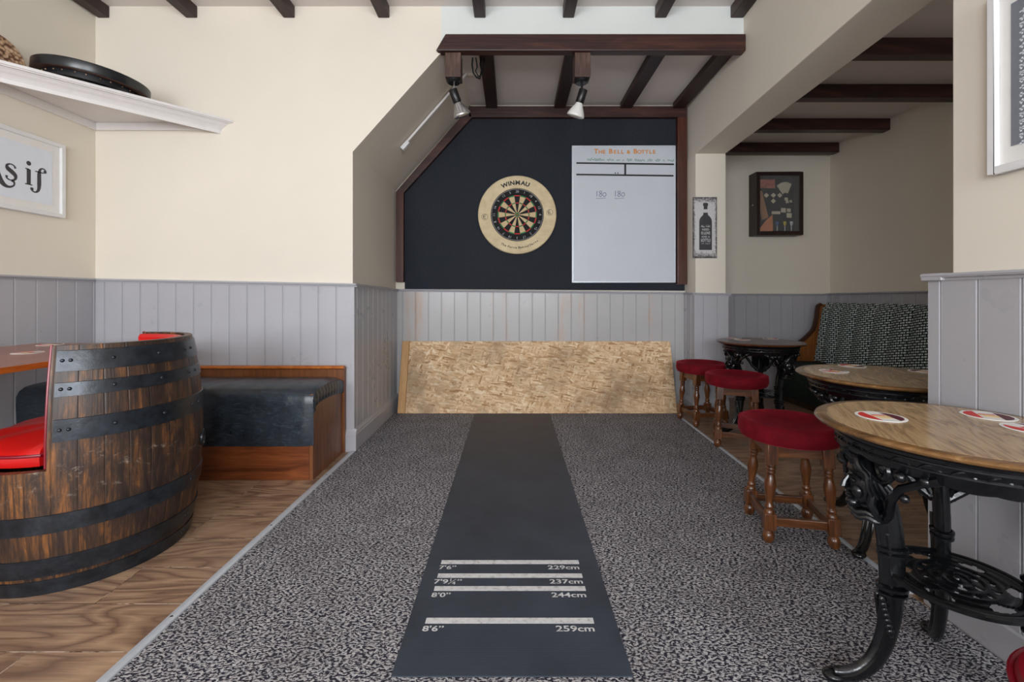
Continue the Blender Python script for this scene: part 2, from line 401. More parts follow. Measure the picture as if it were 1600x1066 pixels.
def glass():
    t = NT('clear_glass', 0.03, 0.5)
    t.p.inputs['Base Color'].default_value = (1, 1, 1, 1)
    t.p.inputs['Alpha'].default_value = 0.06
    return t.m
M['glass'] = glass()
M['matred'] = plain('beer_mat_red', S(206, 44, 40), 0.5, vary=0.05)
M['matmaroon'] = plain('beer_mat_maroon', S(88, 26, 42), 0.5, vary=0.05)
M['matyellow'] = plain('beer_mat_yellow', S(228, 190, 110), 0.5, vary=0.1)
M['matwhite'] = plain('beer_mat_white', S(232, 230, 226), 0.5, vary=0.02)

# ------------------------------------------------------------------ mesh builder
def frame(o, u, v):
    u = Vector(u).normalized(); v = Vector(v).normalized(); wv = u.cross(v)
    return Matrix(((u.x, v.x, wv.x, o[0]), (u.y, v.y, wv.y, o[1]), (u.z, v.z, wv.z, o[2]), (0, 0, 0, 1)))
def T(x, y, z): return Matrix.Translation((x, y, z))
def RZ(a): return Matrix.Rotation(a, 4, 'Z')
def RX(a): return Matrix.Rotation(a, 4, 'X')
def RY(a): return Matrix.Rotation(a, 4, 'Y')

class MB:
    def __init__(s): s.v = []; s.f = []; s.m = []; s.s = []
    def add(s, vs, fs, mat=0, smooth=False, M=None):
        b = len(s.v)
        for p in vs:
            p = Vector(p)
            s.v.append(M @ p if M else p)
        for f in fs:
            s.f.append([b + i for i in f]); s.m.append(mat); s.s.append(smooth)
        return s
    def box(s, x0, x1, y0, y1, z0, z1, mat=0, M=None):
        v = [(x, y, z) for z in (z0, z1) for y in (y0, y1) for x in (x0, x1)]
        return s.add(v, [(0, 2, 3, 1), (4, 5, 7, 6), (0, 1, 5, 4), (2, 6, 7, 3), (0, 4, 6, 2), (1, 3, 7, 5)], mat, False, M)
    def prism(s, poly, a0, a1, axis='y', mat=0, M=None, smooth=False):
        def P(u, v, a): return (u, a, v) if axis == 'y' else ((a, u, v) if axis == 'x' else (u, v, a))
        n = len(poly)
        vs = [P(u, v, a0) for u, v in poly] + [P(u, v, a1) for u, v in poly]
        s.add(vs, [tuple(range(n)), tuple(range(2 * n - 1, n - 1, -1))], mat, False, M)
        b = len(s.v) - 2 * n
        for i in range(n):
            j = (i + 1) % n
            s.f.append([b + i, b + j, b + n + j, b + n + i]); s.m.append(mat); s.s.append(smooth)
        return s
    def lathe(s, prof, seg=32, M=None, mat=0, smooth=True, a0=0.0, a1=None, close=False):
        full = a1 is None
        A = [a0 + (2 * PI if full else a1 - a0) * i / seg for i in range(seg if full else seg + 1)]
        n = len(prof); vs = []
        for a in A:
            for r, z in prof: vs.append((r * math.cos(a), r * math.sin(a), z))
        fs = []
        m = len(A)
        for i in range(m if full else m - 1):
            j = (i + 1) % m
            for k in range(n if close else n - 1):
                l = (k + 1) % n
                q = [i * n + k, j * n + k, j * n + l, i * n + l]
                fs.append(q)
        s.add(vs, fs, mat, smooth, M)
        if not full and close:
            b = len(s.v) - len(vs)
            s.f.append([b + k for k in range(n)]); s.m.append(mat); s.s.append(False)
            s.f.append([b + (m - 1) * n + k for k in range(n)]); s.m.append(mat); s.s.append(False)
        return s
    def tube(s, pts, rad, seg=8, mat=0, M=None, up=None, flat=1.0, closed=False):
        pts = [Vector(p) for p in pts]; n = len(pts)
        if not hasattr(rad, '__len__'): rad = [rad] * n
        vs = []; prev = Vector(up) if up else None
        for i, p in enumerate(pts):
            if closed: t = pts[(i + 1) % n] - pts[i - 1]
            else: t = pts[min(i + 1, n - 1)] - pts[max(i - 1, 0)]
            if t.length < 1e-9: t = Vector((0, 0, 1))
            t.normalize()
            if prev is None:
                prev = Vector((0, 0, 1)) if abs(t.z) < 0.9 else Vector((1, 0, 0))
            a = prev - t * prev.dot(t)
            if a.length < 1e-6: a = t.orthogonal()
            a.normalize(); b = t.cross(a); prev = a
            for k in range(seg):
                g = 2 * PI * k / seg
                vs.append(p + (a * math.cos(g) + b * math.sin(g) * flat) * rad[i])
        fs = []
        for i in range(n if closed else n - 1):
            j = (i + 1) % n
            for k in range(seg):
                l = (k + 1) % seg
                fs.append((i * seg + k, i * seg + l, j * seg + l, j * seg + k))
        s.add(vs, fs, mat, True, M)
        if not closed:
            b = len(s.v) - len(vs)
            s.f.append([b + k for k in range(seg)][::-1]); s.m.append(mat); s.s.append(False)
            s.f.append([b + (n - 1) * seg + k for k in range(seg)]); s.m.append(mat); s.s.append(False)
        return s
    def ball(s, c, r, mat=0, M=None, seg=12, rings=8):
        if not hasattr(r, '__len__'): r = (r, r, r)
        vs = [(c[0], c[1], c[2] - r[2])]
        for i in range(1, rings):
            p = -PI / 2 + PI * i / rings
            for k in range(seg):
                a = 2 * PI * k / seg
                vs.append((c[0] + r[0] * math.cos(p) * math.cos(a), c[1] + r[1] * math.cos(p) * math.sin(a), c[2] + r[2] * math.sin(p)))
        vs.append((c[0], c[1], c[2] + r[2])); top = len(vs) - 1
        fs = [(0, 1 + (k + 1) % seg, 1 + k) for k in range(seg)]
        for i in range(rings - 2):
            for k in range(seg):
                a = 1 + i * seg + k; b = 1 + i * seg + (k + 1) % seg
                fs.append((a, b, b + seg, a + seg))
        o = 1 + (rings - 2) * seg
        fs += [(o + k, o + (k + 1) % seg, top) for k in range(seg)]
        return s.add(vs, fs, mat, True, M)
    def disc(s, r, M, mat=0, seg=40, r0=0.0, a0=0, a1=2 * PI, th=0.0):
        n = seg
        A = [a0 + (a1 - a0) * i / n for i in range(n + 1)]
        if r0 <= 0:
            return s.add([(r * math.cos(a), r * math.sin(a), th) for a in A], [tuple(range(n + 1))] if a1 - a0 < 6.28 else [tuple(range(n))], mat, False, M)
        vs = [(q * math.cos(a), q * math.sin(a), th) for a in A for q in (r0, r)]
        return s.add(vs, [(2 * i, 2 * i + 1, 2 * i + 3, 2 * i + 2) for i in range(n)], mat, False, M)
    def stroke(s, pts, wd, M, mat=0, h=0.0004, sub=6):
        # a pen / brush stroke: smoothed ribbon through 2D points with width per point
        P = [Vector((p[0], p[1], 0)) for p in pts]
        if not hasattr(wd, '__len__'): wd = [wd] * len(P)
        Q = []; W = []
        for i in range(len(P) - 1):
            p0, p1, p2, p3 = P[max(i - 1, 0)], P[i], P[i + 1], P[min(i + 2, len(P) - 1)]
            for k in range(sub):
                t = k / sub
                Q.append(0.5 * ((2 * p1) + (p2 - p0) * t + (2 * p0 - 5 * p1 + 4 * p2 - p3) * t * t + (3 * p1 - p0 - 3 * p2 + p3) * t ** 3))
                W.append(wd[i] * (1 - t) + wd[i + 1] * t)
        Q.append(P[-1]); W.append(wd[-1])
        vs = []
        for i, q in enumerate(Q):
            t = Q[min(i + 1, len(Q) - 1)] - Q[max(i - 1, 0)]
            t = t.normalized() if t.length > 1e-9 else Vector((1, 0, 0))
            nn = Vector((-t.y, t.x, 0)) * W[i] / 2
            vs += [(q.x + nn.x, q.y + nn.y, h), (q.x - nn.x, q.y - nn.y, h)]
        return s.add(vs, [(2 * i, 2 * i + 1, 2 * i + 3, 2 * i + 2) for i in range(len(Q) - 1)], mat, False, M)
    def text(s, body, size, M, mat=0, align='CENTER', sx=1.0, bold=0.0, h=0.0004, spacing=1.0):
        cu = bpy.data.curves.new('lettering', 'FONT'); cu.body = body; cu.size = size
        cu.align_x = align; cu.align_y = 'CENTER'; cu.offset = bold; cu.space_character = spacing; cu.resolution_u = 3
        o = bpy.data.objects.new('lettering', cu); COL.objects.link(o)
        dg = bpy.context.evaluated_depsgraph_get(); dg.update()
        e = o.evaluated_get(dg); me = e.to_mesh()
        vs = [(v.co.x * sx, v.co.y, h) for v in me.vertices]; fs = [tuple(p.vertices) for p in me.polygons]
        s.add(vs, fs, mat, False, M)
        e.to_mesh_clear(); bpy.data.objects.remove(o); bpy.data.curves.remove(cu)
        return s
    def build(s, name, mats, parent=None, bevel=0.0, recentre=True, flatnormals=True, solid=0.0, sub=0):
        me = bpy.data.meshes.new(name)
        off = Vector((0, 0, 0))
        if parent is None and recentre and s.v:
            xs = [p.x for p in s.v]; ys = [p.y for p in s.v]; zs = [p.z for p in s.v]
            off = Vector(((min(xs) + max(xs)) / 2, (min(ys) + max(ys)) / 2, min(zs)))
        elif parent is not None and recentre:
            off = parent_world(parent)
        me.from_pydata([p - off for p in s.v], [], s.f)
        mats = mats if isinstance(mats, (list, tuple)) else [mats]
        for m in mats: me.materials.append(m)
        for p, mi, sm in zip(me.polygons, s.m, s.s): p.material_index = mi; p.use_smooth = sm
        bm = bmesh.new(); bm.from_mesh(me)
        bmesh.ops.remove_doubles(bm, verts=bm.verts, dist=1e-6)
        if flatnormals: bmesh.ops.recalc_face_normals(bm, faces=bm.faces)
        bm.to_mesh(me); bm.free()
        if any(s.s): me.set_sharp_from_angle(angle=R(42))
        me.update()
        o = bpy.data.objects.new(name, me); COL.objects.link(o)
        if parent is not None: o.parent = parent
        else: o.location = off
        if solid:
            md = o.modifiers.new('solidify', 'SOLIDIFY'); md.thickness = solid; md.offset = 0
        if bevel:
            md = o.modifiers.new('bevel', 'BEVEL'); md.width = bevel; md.segments = 2; md.limit_method = 'ANGLE'; md.angle_limit = R(40)
        if sub:
            md = o.modifiers.new('subd', 'SUBSURF'); md.levels = sub; md.render_levels = sub
        return o

def parent_world(p):
    v = Vector((0, 0, 0))
    while p is not None: v += p.location; p = p.parent
    return v
def tag(o, label=None, cat=None, group=None, kind=None):
    if label: o['label'] = label
    if cat: o['category'] = cat
    if group: o['group'] = group
    if kind: o['kind'] = kind
    return o
def thing(name, label, cat, loc, group=None, rz=0.0):
    o = bpy.data.objects.new(name, None); COL.objects.link(o); o.location = loc; o.rotation_euler = (0, 0, rz)
    o.empty_display_size = 0.1
    return tag(o, label, cat, group)
def struct(name, mb, mats, label=None, bevel=0.0, parent=None):
    o = mb.build(name, mats, parent, bevel=bevel)
    o['kind'] = 'structure'
    if label: o['label'] = label
    return o
def copy_tree(o, parent=None, loc=None, rz=None, label=None):
    c = o.copy(); COL.objects.link(c); c.parent = parent
    if loc is not None: c.location = loc
    if rz is not None: c.rotation_euler = (0, 0, rz)
    if label: c['label'] = label
    for ch in list(o.children): copy_tree(ch, c)
    return c

# ------------------------------------------------------------------ dimensions of the room
XL, XA, YF, YB = -2.654, -1.015, 2.90, 3.98      # left wall, alcove side wall, front wall, alcove back wall
XP0, XP1, YP = 1.513, 1.762, 3.75                # pillar
YR, XR = 4.42, 3.09                              # far room back and right walls
XN, YN = 1.35, 1.395                             # near right wall face and its free end
YBK = -2.62                                      # rear wall behind the viewpoint
ZC, ZA, ZR = 2.83, 2.650, 2.435                   # three ceilings
def beamx(y): return 1.348 + 0.0442 * y          # left face of the plastered downstand
BW = 0.247; ZS = 2.158

# floor and carpet
struct('floor', MB().box(XL - .1, XR + .1, YBK - .1, YR + .1, -0.05, 0.0), M['planks'])

# walls
struct('wall_left', MB().box(XL - 0.1, XL, YBK, YF, 0, ZC), M['cream'])
f = MB()
f.prism([(XL, 0), (XA, 0), (XA, 1.903), (-0.452, 2.535), (-0.452, ZC), (XL, ZC)], YF, YF + 0.03, 'y')
struct('wall_front', f, M['cream'])
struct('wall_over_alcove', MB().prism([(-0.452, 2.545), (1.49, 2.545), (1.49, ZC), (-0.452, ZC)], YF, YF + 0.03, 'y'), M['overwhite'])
f = MB().box(XA - 0.06, XA, YF + .03, YB, 0, 1.903)
f.prism([(XA, 1.903), (XA - 0.06, 1.903), (-0.426, ZA), (-0.361, ZA)], YF + .03, YB, 'y')
struct('wall_alcove', f, M['cream'])
struct('wall_back', MB().box(XA - 0.06, XP0, YB, YB + 0.1, 0, 2.75), M['cream'])
struct('wall_pillar', MB().box(XP0, XP1, YP, YR, 0, ZS), M['cream'], bevel=0.004)
f = MB()
y0, y1 = YBK, YR
f.add([(beamx(y0), y0, ZS), (beamx(y0) + BW, y0, ZS), (beamx(y1) + BW, y1, ZS), (beamx(y1), y1, ZS),
       (beamx(y0), y0, ZC), (beamx(y0) + BW, y0, ZC), (beamx(y1) + BW, y1, ZC), (beamx(y1), y1, ZC)],
      [(0, 1, 2, 3), (4, 5, 6, 7), (0, 1, 5, 4), (1, 2, 6, 5), (2, 3, 7, 6), (3, 0, 4, 7)])
struct('wall_downstand', f, M['cream'], bevel=0.004)
struct('wall_far', MB().box(XP1, XR + .1, YR, YR + 0.1, 0, ZR), M['cream'])
struct('wall_right', MB().box(XR, XR + 0.1, YBK, YR, 0, ZR), M['cream'])
struct('wall_near', MB().box(XN, XN + 0.11, YBK, YN, 0, ZS), M['cream'], bevel=0.004)
# rear wall with three window openings, the far-room one added around its lamp
f = MB()
xs = [(-2.654, -2.30), (-0.40, 0.10), (1.30, 1.90), (2.80, XR)]
for a, b in xs: f.box(a, b, YBK - 0.12, YBK, 0, ZC)
for a, b in ((-2.30, -0.40), (0.10, 1.30), (1.90, 2.80)):
    f.box(a, b, YBK - 0.12, YBK, 0, 0.85); f.box(a, b, YBK - 0.12, YBK, 2.15, ZC)
struct('wall_rear', f, M['cream'])
for k, (a, b) in enumerate(((-2.30, -0.40), (0.10, 1.30), (1.90, 2.80))):
    g = MB()
    for q in (a, (a + b) / 2 - .02, b - 0.05): g.box(q, q + 0.05, YBK - 0.10, YBK - 0.05, 0.85, 2.15)
    for q in (0.85, 1.6, 2.10): g.box(a + .05, b - .05, YBK - 0.095, YBK - 0.055, q, q + 0.05)
    struct('window_%d' % (k + 1), g, M['white'])  # the third frame is added, unseen, around the far-room fill lamp
# ceilings
struct('ceiling', MB().box(XL - .1, 1.65, YBK - .1, YF + .03, ZC, ZC + 0.05), M['ceil'])
struct('ceiling_alcove', MB().box(-0.40, XP0 + .1, YF + .03, YB + 0.1, ZA, ZA + 0.05), M['ceil'])
struct('ceiling_far', MB().prism([(beamx(YBK) + .12, YBK), (XR + .1, YBK), (XR + .1, YR + .1), (beamx(YR) + .12, YR + .1)], ZR, ZR + 0.05, 'z'), M['ceil'])

# ---- tongue-and-groove panelling with cap rail and skirting
def panelling(name, p0, p1, zt0, zt1, mat, t=0.015, z0=0.0, first=0.05, cap=True, cap_m=None, capout=0.018, capx0=0.0, capx1=0.0, skirt=False, sk0=0.0, sk1=0.0, bw=0.113):
    p0 = Vector((p0[0], p0[1], 0)); p1 = Vector((p1[0], p1[1], 0))
    u = (p1 - p0); L = u.length; u.normalize(); nrm = Vector((u.y, -u.x, 0))      # outward is to the right of travel
    prof = [(0, 0), (0, t)]
    x = first
    while x < L - 0.01:
        prof += [(x - 0.0035, t), (x - 0.0012, t - 0.005), (x + 0.0012, t - 0.005), (x + 0.0035, t), (x + 0.006, t), (x + 0.0068, t - 0.0016), (x + 0.0076, t)]
        x += bw
    prof += [(L, t), (L, 0)]
    b = MB(); vs = []
    for d, h in prof:
        p = p0 + u * d + nrm * h; zt = zt0 + (zt1 - zt0) * d / L
        vs += [(p.x, p.y, z0), (p.x, p.y, zt)]
    b.add(vs, [(2 * i, 2 * i + 2, 2 * i + 3, 2 * i + 1) for i in range(len(prof) - 1)])
    # lid on the top edge
    a_, c_ = p0, p1
    b.add([(a_.x, a_.y, zt0), (a_.x + nrm.x * t, a_.y + nrm.y * t, zt0), (c_.x + nrm.x * t, c_.y + nrm.y * t, zt1), (c_.x, c_.y, zt1)], [(0, 1, 2, 3)])
    o = struct(name, b, mat)
    if cap:
        c = MB(); q0 = p0 - u * capx0; q1 = p1 + u * capx1
        sec = [(0.0, 0.0), (t + 0.004, 0.0), (t + 0.006, 0.008), (t + capout, 0.010), (t + capout + 0.003, 0.016), (t + capout, 0.022), (0.0, 0.024)]
        vs = []
        for q, zt in ((q0, zt0), (q1, zt1)):
            for h, z in sec: vs.append((q.x + nrm.x * h, q.y + nrm.y * h, zt + z))
        n = len(sec)
        c.add(vs, [tuple(range(n)), tuple(range(2 * n - 1, n - 1, -1))] + [(i, (i + 1) % n, n + (i + 1) % n, n + i) for i in range(n)])
        struct('trim_' + name.replace('wall_', '').replace('_panelling', ''), c, cap_m or mat)
    if skirt:
        c = MB(); q0 = p0 - u * sk0; q1 = p1 + u * sk1
        sec = [(t, 0.0), (t + 0.016, 0.0), (t + 0.016, 0.105), (t + 0.012, 0.112), (t + 0.012, 0.120), (t + 0.005, 0.132), (t + 0.003, 0.142), (t, 0.142)]
        vs = []
        for q in (q0, q1):
            for h, z in sec: vs.append((q.x + nrm.x * h, q.y + nrm.y * h, z))
        n = len(sec)
        c.add(vs, [tuple(range(n)), tuple(range(2 * n - 1, n - 1, -1))] + [(i, (i + 1) % n, n + (i + 1) % n, n + i) for i in range(n)])
        struct('baseboard_' + name.replace('wall_', '').replace('_panelling', ''), c, mat)
    return o
# direction of travel: left to right as seen from inside, the outward side is on the right hand
panelling('wall_left_panelling', (XL, YBK), (XL, YF), 1.07, 1.072, M['grey'], first=0.06, capx1=0.0)
panelling('wall_front_panelling', (XL, YF), (XA, YF), 1.072, 1.040, M['grey'], first=0.07, skirt=True, capx1=0.033, sk1=0.031)
panelling('wall_alcove_panelling', (XA, YF - 0.015), (XA, YB), 1.040, 1.022, M['grey'], first=0.05, skirt=True, capx0=0.0)
panelling('wall_back_panelling', (XA, YB), (XP0, YB), 1.022, 0.995, M['greyworn'], first=0.06, cap_m=M['grey'])
panelling('wall_pillar_side_panelling', (XP0, YB), (XP0, YP - .015), 0.992, 0.988, M['grey'], first=0.06, capout=0.010, skirt=True)
panelling('wall_pillar_panelling', (XP0, YP), (XP1 + .015, YP), 0.988, 0.984, M['grey'], first=0.055, capx0=0.025, capx1=0.02, skirt=True, sk0=0.031, capout=0.010)
panelling('wall_far_panelling', (XP1, YR), (XR, YR), 0.985, 0.985, M['grey'], first=0.05)
panelling('wall_right_panelling', (XR, YR), (XR, 1.3), 0.99, 1.02, M['grey'], first=0.05, capout=0.03)
panelling('wall_near_panelling', (XN, YN + 0.05), (XN, YBK), 1.030, 1.030, M['grey'], t=0.018, first=0.029, skirt=False, capout=0.016, capx0=0.02)
panelling('wall_near_end_panelling', (XN + 0.13, YN + 0.05), (XN - .018, YN + 0.05), 1.030, 1.030, M['grey'], t=0.012, first=0.05, cap=False)
struct('trim_near_end', MB().box(XN - 0.035, XN + 0.14, YN, YN + 0.07, 1.0302, 1.0535), M['grey'], bevel=0.003)
c = MB().box(XN - 0.034, XN - 0.018, YBK, YN + 0.062, 0, 0.10)
struct('baseboard_near', c, M['grey'], bevel=0.004)

# ------------------------------------------------------------------ beams
fx = [(-2.60, 'dark ceiling beam tight against the left wall above the brass plate'),
      (-2.04, 'dark ceiling beam above the middle of the corner shelf'),
      (-1.419, 'dark ceiling beam between the corner shelf and the alcove, ending on the bare cream wall'),
      (-0.816, 'dark ceiling beam just left of the sloping corner of the alcove'),
      (-0.204, 'dark ceiling beam above the silver spotlight, right of its wooden block'),
      (0.359, 'dark ceiling beam ending just left of above the white bulb spotlight'),
      (0.946, 'dark ceiling beam ending above the whiteboard'),
      (1.405, 'dark ceiling beam pressed against the cream downstand above the lintel end')]
for x, lb in fx:
    w_ = 0.036
    if x > 1.3:
        b = MB(); b.add([(beamx(-2.6) - .1, -2.6, 2.755), (beamx(-2.6) - .002, -2.6, 2.755), (beamx(YF) - .002, YF, 2.755), (beamx(YF) - .085, YF, 2.755),
                         (beamx(-2.6) - .1, -2.6, ZC), (beamx(-2.6) - .002, -2.6, ZC), (beamx(YF) - .002, YF, ZC), (beamx(YF) - .085, YF, ZC)],
                        [(0, 1, 2, 3), (4, 5, 6, 7), (0, 1, 5, 4), (1, 2, 6, 5), (2, 3, 7, 6), (3, 0, 4, 7)])
    else:
        b = MB().box(x - w_, x + w_, YBK, YF, 2.755, ZC)
    tag(b.build('ceiling_beam', M['beam_y'], bevel=0.005), lb, 'beam', 'beams across the front ceiling')
for x0, x1, lb in [(-0.222, -0.125, 'dark alcove rafter nearest the sloping left side, beside the black cable'),
                   (0.362, 0.460, 'dark alcove rafter just left of the block with the white bulb'),
                   (0.932, 1.032, 'dark alcove rafter running back above the whiteboard'),
                   (1.385, 1.485, 'dark alcove rafter at the right end, beside the cream downstand')]:
    tag(MB().box(x0, x1, 2.935, YB - .062, 2.600, ZA).build('ceiling_rafter', M['beam_y'], bevel=0.005), lb, 'beam', 'rafters under the alcove ceiling')
b = MB(); zl0, zl1 = 2.530, 2.636
b.add([(-0.482, 2.865, zl0), (1.474, 2.865, zl0), (1.474, 2.865, zl1), (-0.420, 2.865, zl1), (-0.462, 2.93, zl0), (1.476, 2.93, zl0), (1.476, 2.93, zl1), (-0.40, 2.93, zl1)],
      [(0, 1, 2, 3), (4, 5, 6, 7), (0, 1, 5, 4), (1, 2, 6, 5), (2, 3, 7, 6), (3, 0, 4, 7)])
tag(b.build('lintel_beam', M['beam_x'], bevel=0.006), 'thick red-brown beam across the top of the dartboard alcove', 'beam')
for yb, lb in ((4.37, 'dark beam of the far ceiling, the one against the far wall above the display case'),
               (3.79, 'dark far-room ceiling beam, second out from the far wall'),
               (3.19, 'dark far-room ceiling beam, third out from the far wall'),
               (2.63, 'dark far-room ceiling beam, nearest of those seen through the opening, high at the right')):
    tag(MB().box(beamx(yb) + BW + .004, XR - .002, yb - 0.08, yb, 2.34, ZR).build('ceiling_joist', M['beam_x'], bevel=0.006), lb, 'beam', 'beams across the far room ceiling')

# alcove trim against the back wall
yt0, yt1 = YB - 0.06, YB
struct('trim_1', MB().box(-1.000, -0.935, yt0, yt1, 1.105, 1.885), M['trim_red'], 'red-brown upright trim left of the navy panel', 0.003)
struct('trim_2', MB().prism([(-1.000, 1.885), (-0.935, 1.872), (-0.345, 2.527), (-0.372, 2.608)], yt0, yt1, 'y'), M['beam_x'], None, 0.003)
struct('trim_3', MB().box(-0.372, 1.508, yt0, yt1, 2.527, 2.622), M['beam_x'], None, 0.003)
struct('trim_4', MB().box(1.428, 1.508, yt0 - .003, yt1, 1.085, 2.526), M['trim_red'], None, 0.003)
pn = MB().prism([(-0.934, 1.046), (1.505, 1.030), (1.505, 1.083), (1.427, 1.083), (1.427, 2.526), (-0.350, 2.526), (-0.934, 1.878)], YB - 0.016, YB - 0.001, 'y')
tag(pn.build('felt_backboard', M['felt']), 'large dark navy felt backboard on the alcove wall behind the dartboard', 'backboard')

# ------------------------------------------------------------------ floor coverings
cp = MB()
xl = lambda y: -1.057 + 0.0204 * y
xr = lambda y: 1.278 + 0.0221 * y
cp.add([(xl(YBK + .02) + .0145, YBK + .02, 0.0005), (XN - .04, YBK + .02, 0.0005), (XN - .04, 1.40, 0.0005), (xr(1.40) - .012, 1.47, 0.0005), (xr(3.69) - .012, 3.69, .0005), (1.38, 3.95, 0.0005), (XA + .033, 3.95, 0.0005), (XA + .033, 2.90, 0.0005), (xl(2.86) + .0145, 2.86, 0.0005),
        (xl(YBK + .02) + .0145, YBK + .02, 0.007), (XN - .04, YBK + .02, 0.007), (XN - .04, 1.40, 0.007), (xr(1.40) - .012, 1.47, 0.007), (xr(3.69) - .012, 3.69, .007), (1.38, 3.95, 0.007), (XA + .033, 3.95, 0.007), (XA + .033, 2.90, 0.007), (xl(2.86) + .0145, 2.86, 0.007)],
       [tuple(range(9)), tuple(range(17, 8, -1))] + [(i, (i + 1) % 9, 9 + (i + 1) % 9, 9 + i) for i in range(9)])
tag(cp.build('carpet', M['carpet']), 'grey and black speckled carpet covering the throwing area and the alcove floor', 'carpet')
def strip(xf, ya, yb, wd, lb, side):
    b = MB(); vs = []
    for y in (ya, yb):
        x = xf(y)
        for dx, z in ((-wd / 2, 0.0), (-wd / 2 + .004, 0.008), (0, 0.0105), (wd / 2 - .004, 0.009), (wd / 2, 0.0)): vs.append((x + dx, y, z))
    b.add(vs, [(0, 1, 2, 3, 4), (9, 8, 7, 6, 5)] + [(i, (i + 1) % 5, 5 + (i + 1) % 5, 5 + i) for i in range(5)])
    r = thing('threshold_strip', lb, 'edging strip', (xf((ya + yb) / 2), (ya + yb) / 2, 0), 'metal strips along the carpet edges')
    b.build('strip', M['alu'], r)
    y = ya + 0.1
    while y < yb:
        MB().lathe([(0.0, 0.0118), (0.004, 0.0114), (0.005, 0.010)], 10, T(xf(y), y, 0)).build('screw', M['steel'], r)
        y += 0.55
strip(lambda y: xl(y) - 0.004, YBK + 0.05, 2.855, 0.036, 'bright metal strip between plank floor and carpet, left of the mat', 0)
strip(lambda y: xr(y) + 0.002, 1.50, 3.66, 0.026, 'metal strip at the right edge of the carpet, by the stools', 1)

# dart mat
mt = thing('dart_mat', 'long black rubber throw mat with white distance lines running to the board', 'dart mat', (0, 2.4, 0.007))
MB().box(-0.310, 0.311, 1.163, 3.765, 0.0072, 0.0105).build('mat_sheet', M['rubber'], mt, bevel=0.001)
for yy, a, b_ in ((1.362, "8'6\u201d", '259cm'), (1.512, "8'0\u201d", '244cm'), (1.5815, None, '237cm'), (1.662, "7'6\u201d", '229cm')):
    MB().box(-0.258, 0.244, yy - 0.012, yy + 0.012, 0.0105, 0.0109).build('distance_line', M['marking'], mt)
    yt = yy - 0.034
    def F(x): return frame((x, yt, 0.0106), (1, 0, 0), (0, 1, 0))
    g = MB()
    if a: g.text(a, 0.030, F(-0.262), 0, 'LEFT', 1.30, 0.0006)
    else:
        g.text("7'9", 0.032, F(-0.266), 0, 'LEFT', 1.30, 0.0006)
        g.text("1", 0.022, F(-0.2155) @ T(0, .009, 0), 0, 'LEFT', 1.1, 0.0004)
        g.text("4", 0.022, F(-0.2035) @ T(0, -.008, 0), 0, 'LEFT', 1.1, 0.0004)
        g.stroke([(-0.216, yt - .013), (-0.192, yt + .014)], 0.0022, T(0, 0, 0.0106), 0, sub=2)
        g.text("\u201d", 0.032, F(-0.188), 0, 'LEFT', 1.30, 0.0006)
    g.build('feet_lettering', M['marking'], mt)
    MB().text(b_, 0.032, F(0.242), 0, 'RIGHT', 1.32, 0.0006).build('metric_lettering', M['marking'], mt)

# leaning strand board
sb = thing('strand_board', 'long tan strand board leaning on the panelling under the dartboard', 'board', (0.214, 3.767, 0.0112))
LB = 0.605
tilt = math.asin(0.17 / LB)
Mo = RX(-tilt)
o = MB().box(-1.155, 1.155, 0.0, 0.011, 0.0, LB).build('sheet', M['osb'], sb, recentre=False, bevel=0.001); o.rotation_euler = (-tilt, 0, R(0.0))
o = MB().box(-1.158, -1.098, -0.022, -0.0003, 0.002, LB - .002).build('batten', M['battenwood'], sb, recentre=False, bevel=0.001); o.rotation_euler = (-tilt, 0, 0)
o['label'] = 'smooth pine batten along the left edge'

# ------------------------------------------------------------------ dartboard and surround
DC = (0.045, 1.686); yf = 3.925
su = thing('dartboard_surround', 'beige foam ring with printed lettering around the dartboard', 'dartboard surround', (DC[0], 3.964, DC[1]))
FR = frame((DC[0], 3.964, DC[1]), (1, 0, 0), (0, 0, 1))       # local z points into the room
prof = [(0.2285, 0.0), (0.337, 0.0), (0.339, 0.006), (0.339, 0.030), (0.334, 0.037), (0.326, 0.039), (0.236, 0.039), (0.230, 0.037), (0.2285, 0.033)]
MB().lathe(prof, 96, FR, close=True).build('ring', M['surround'], su)
tt = MB()
rot0 = R(-3)
def on_arc(body, r, ang0, size, gap, up=True, **kw):
    n = len(body); adv = [gap * (0.55 if ch in 'ilI ,\'' else (1.42 if ch in 'MWmw' else 1.0)) for ch in body]
    tot = sum(adv); pos = -tot / 2
    for ch, a_ in zip(body, adv):
        th = (pos + a_ / 2) / r; pos += a_
        if up: an = ang0 - th; rz = an - PI / 2
        else: an = ang0 + th; rz = an + PI / 2
        if ch != ' ': tt.text(ch, size, FR @ T(r * math.cos(an), r * math.sin(an), 0.0392) @ RZ(rz), 0, **kw)
on_arc('WINMAU', 0.274, R(93), 0.050, 0.0385, True, bold=0.0022, sx=1.1)
tt.build('brand_lettering', M['ink'], su); tt = MB()
on_arc('The Force Behind Darts', 0.285, R(-85), 0.025, 0.0168, False, sx=1.2, bold=0.0006)
tt.build('slogan_lettering', M['ink'], su)
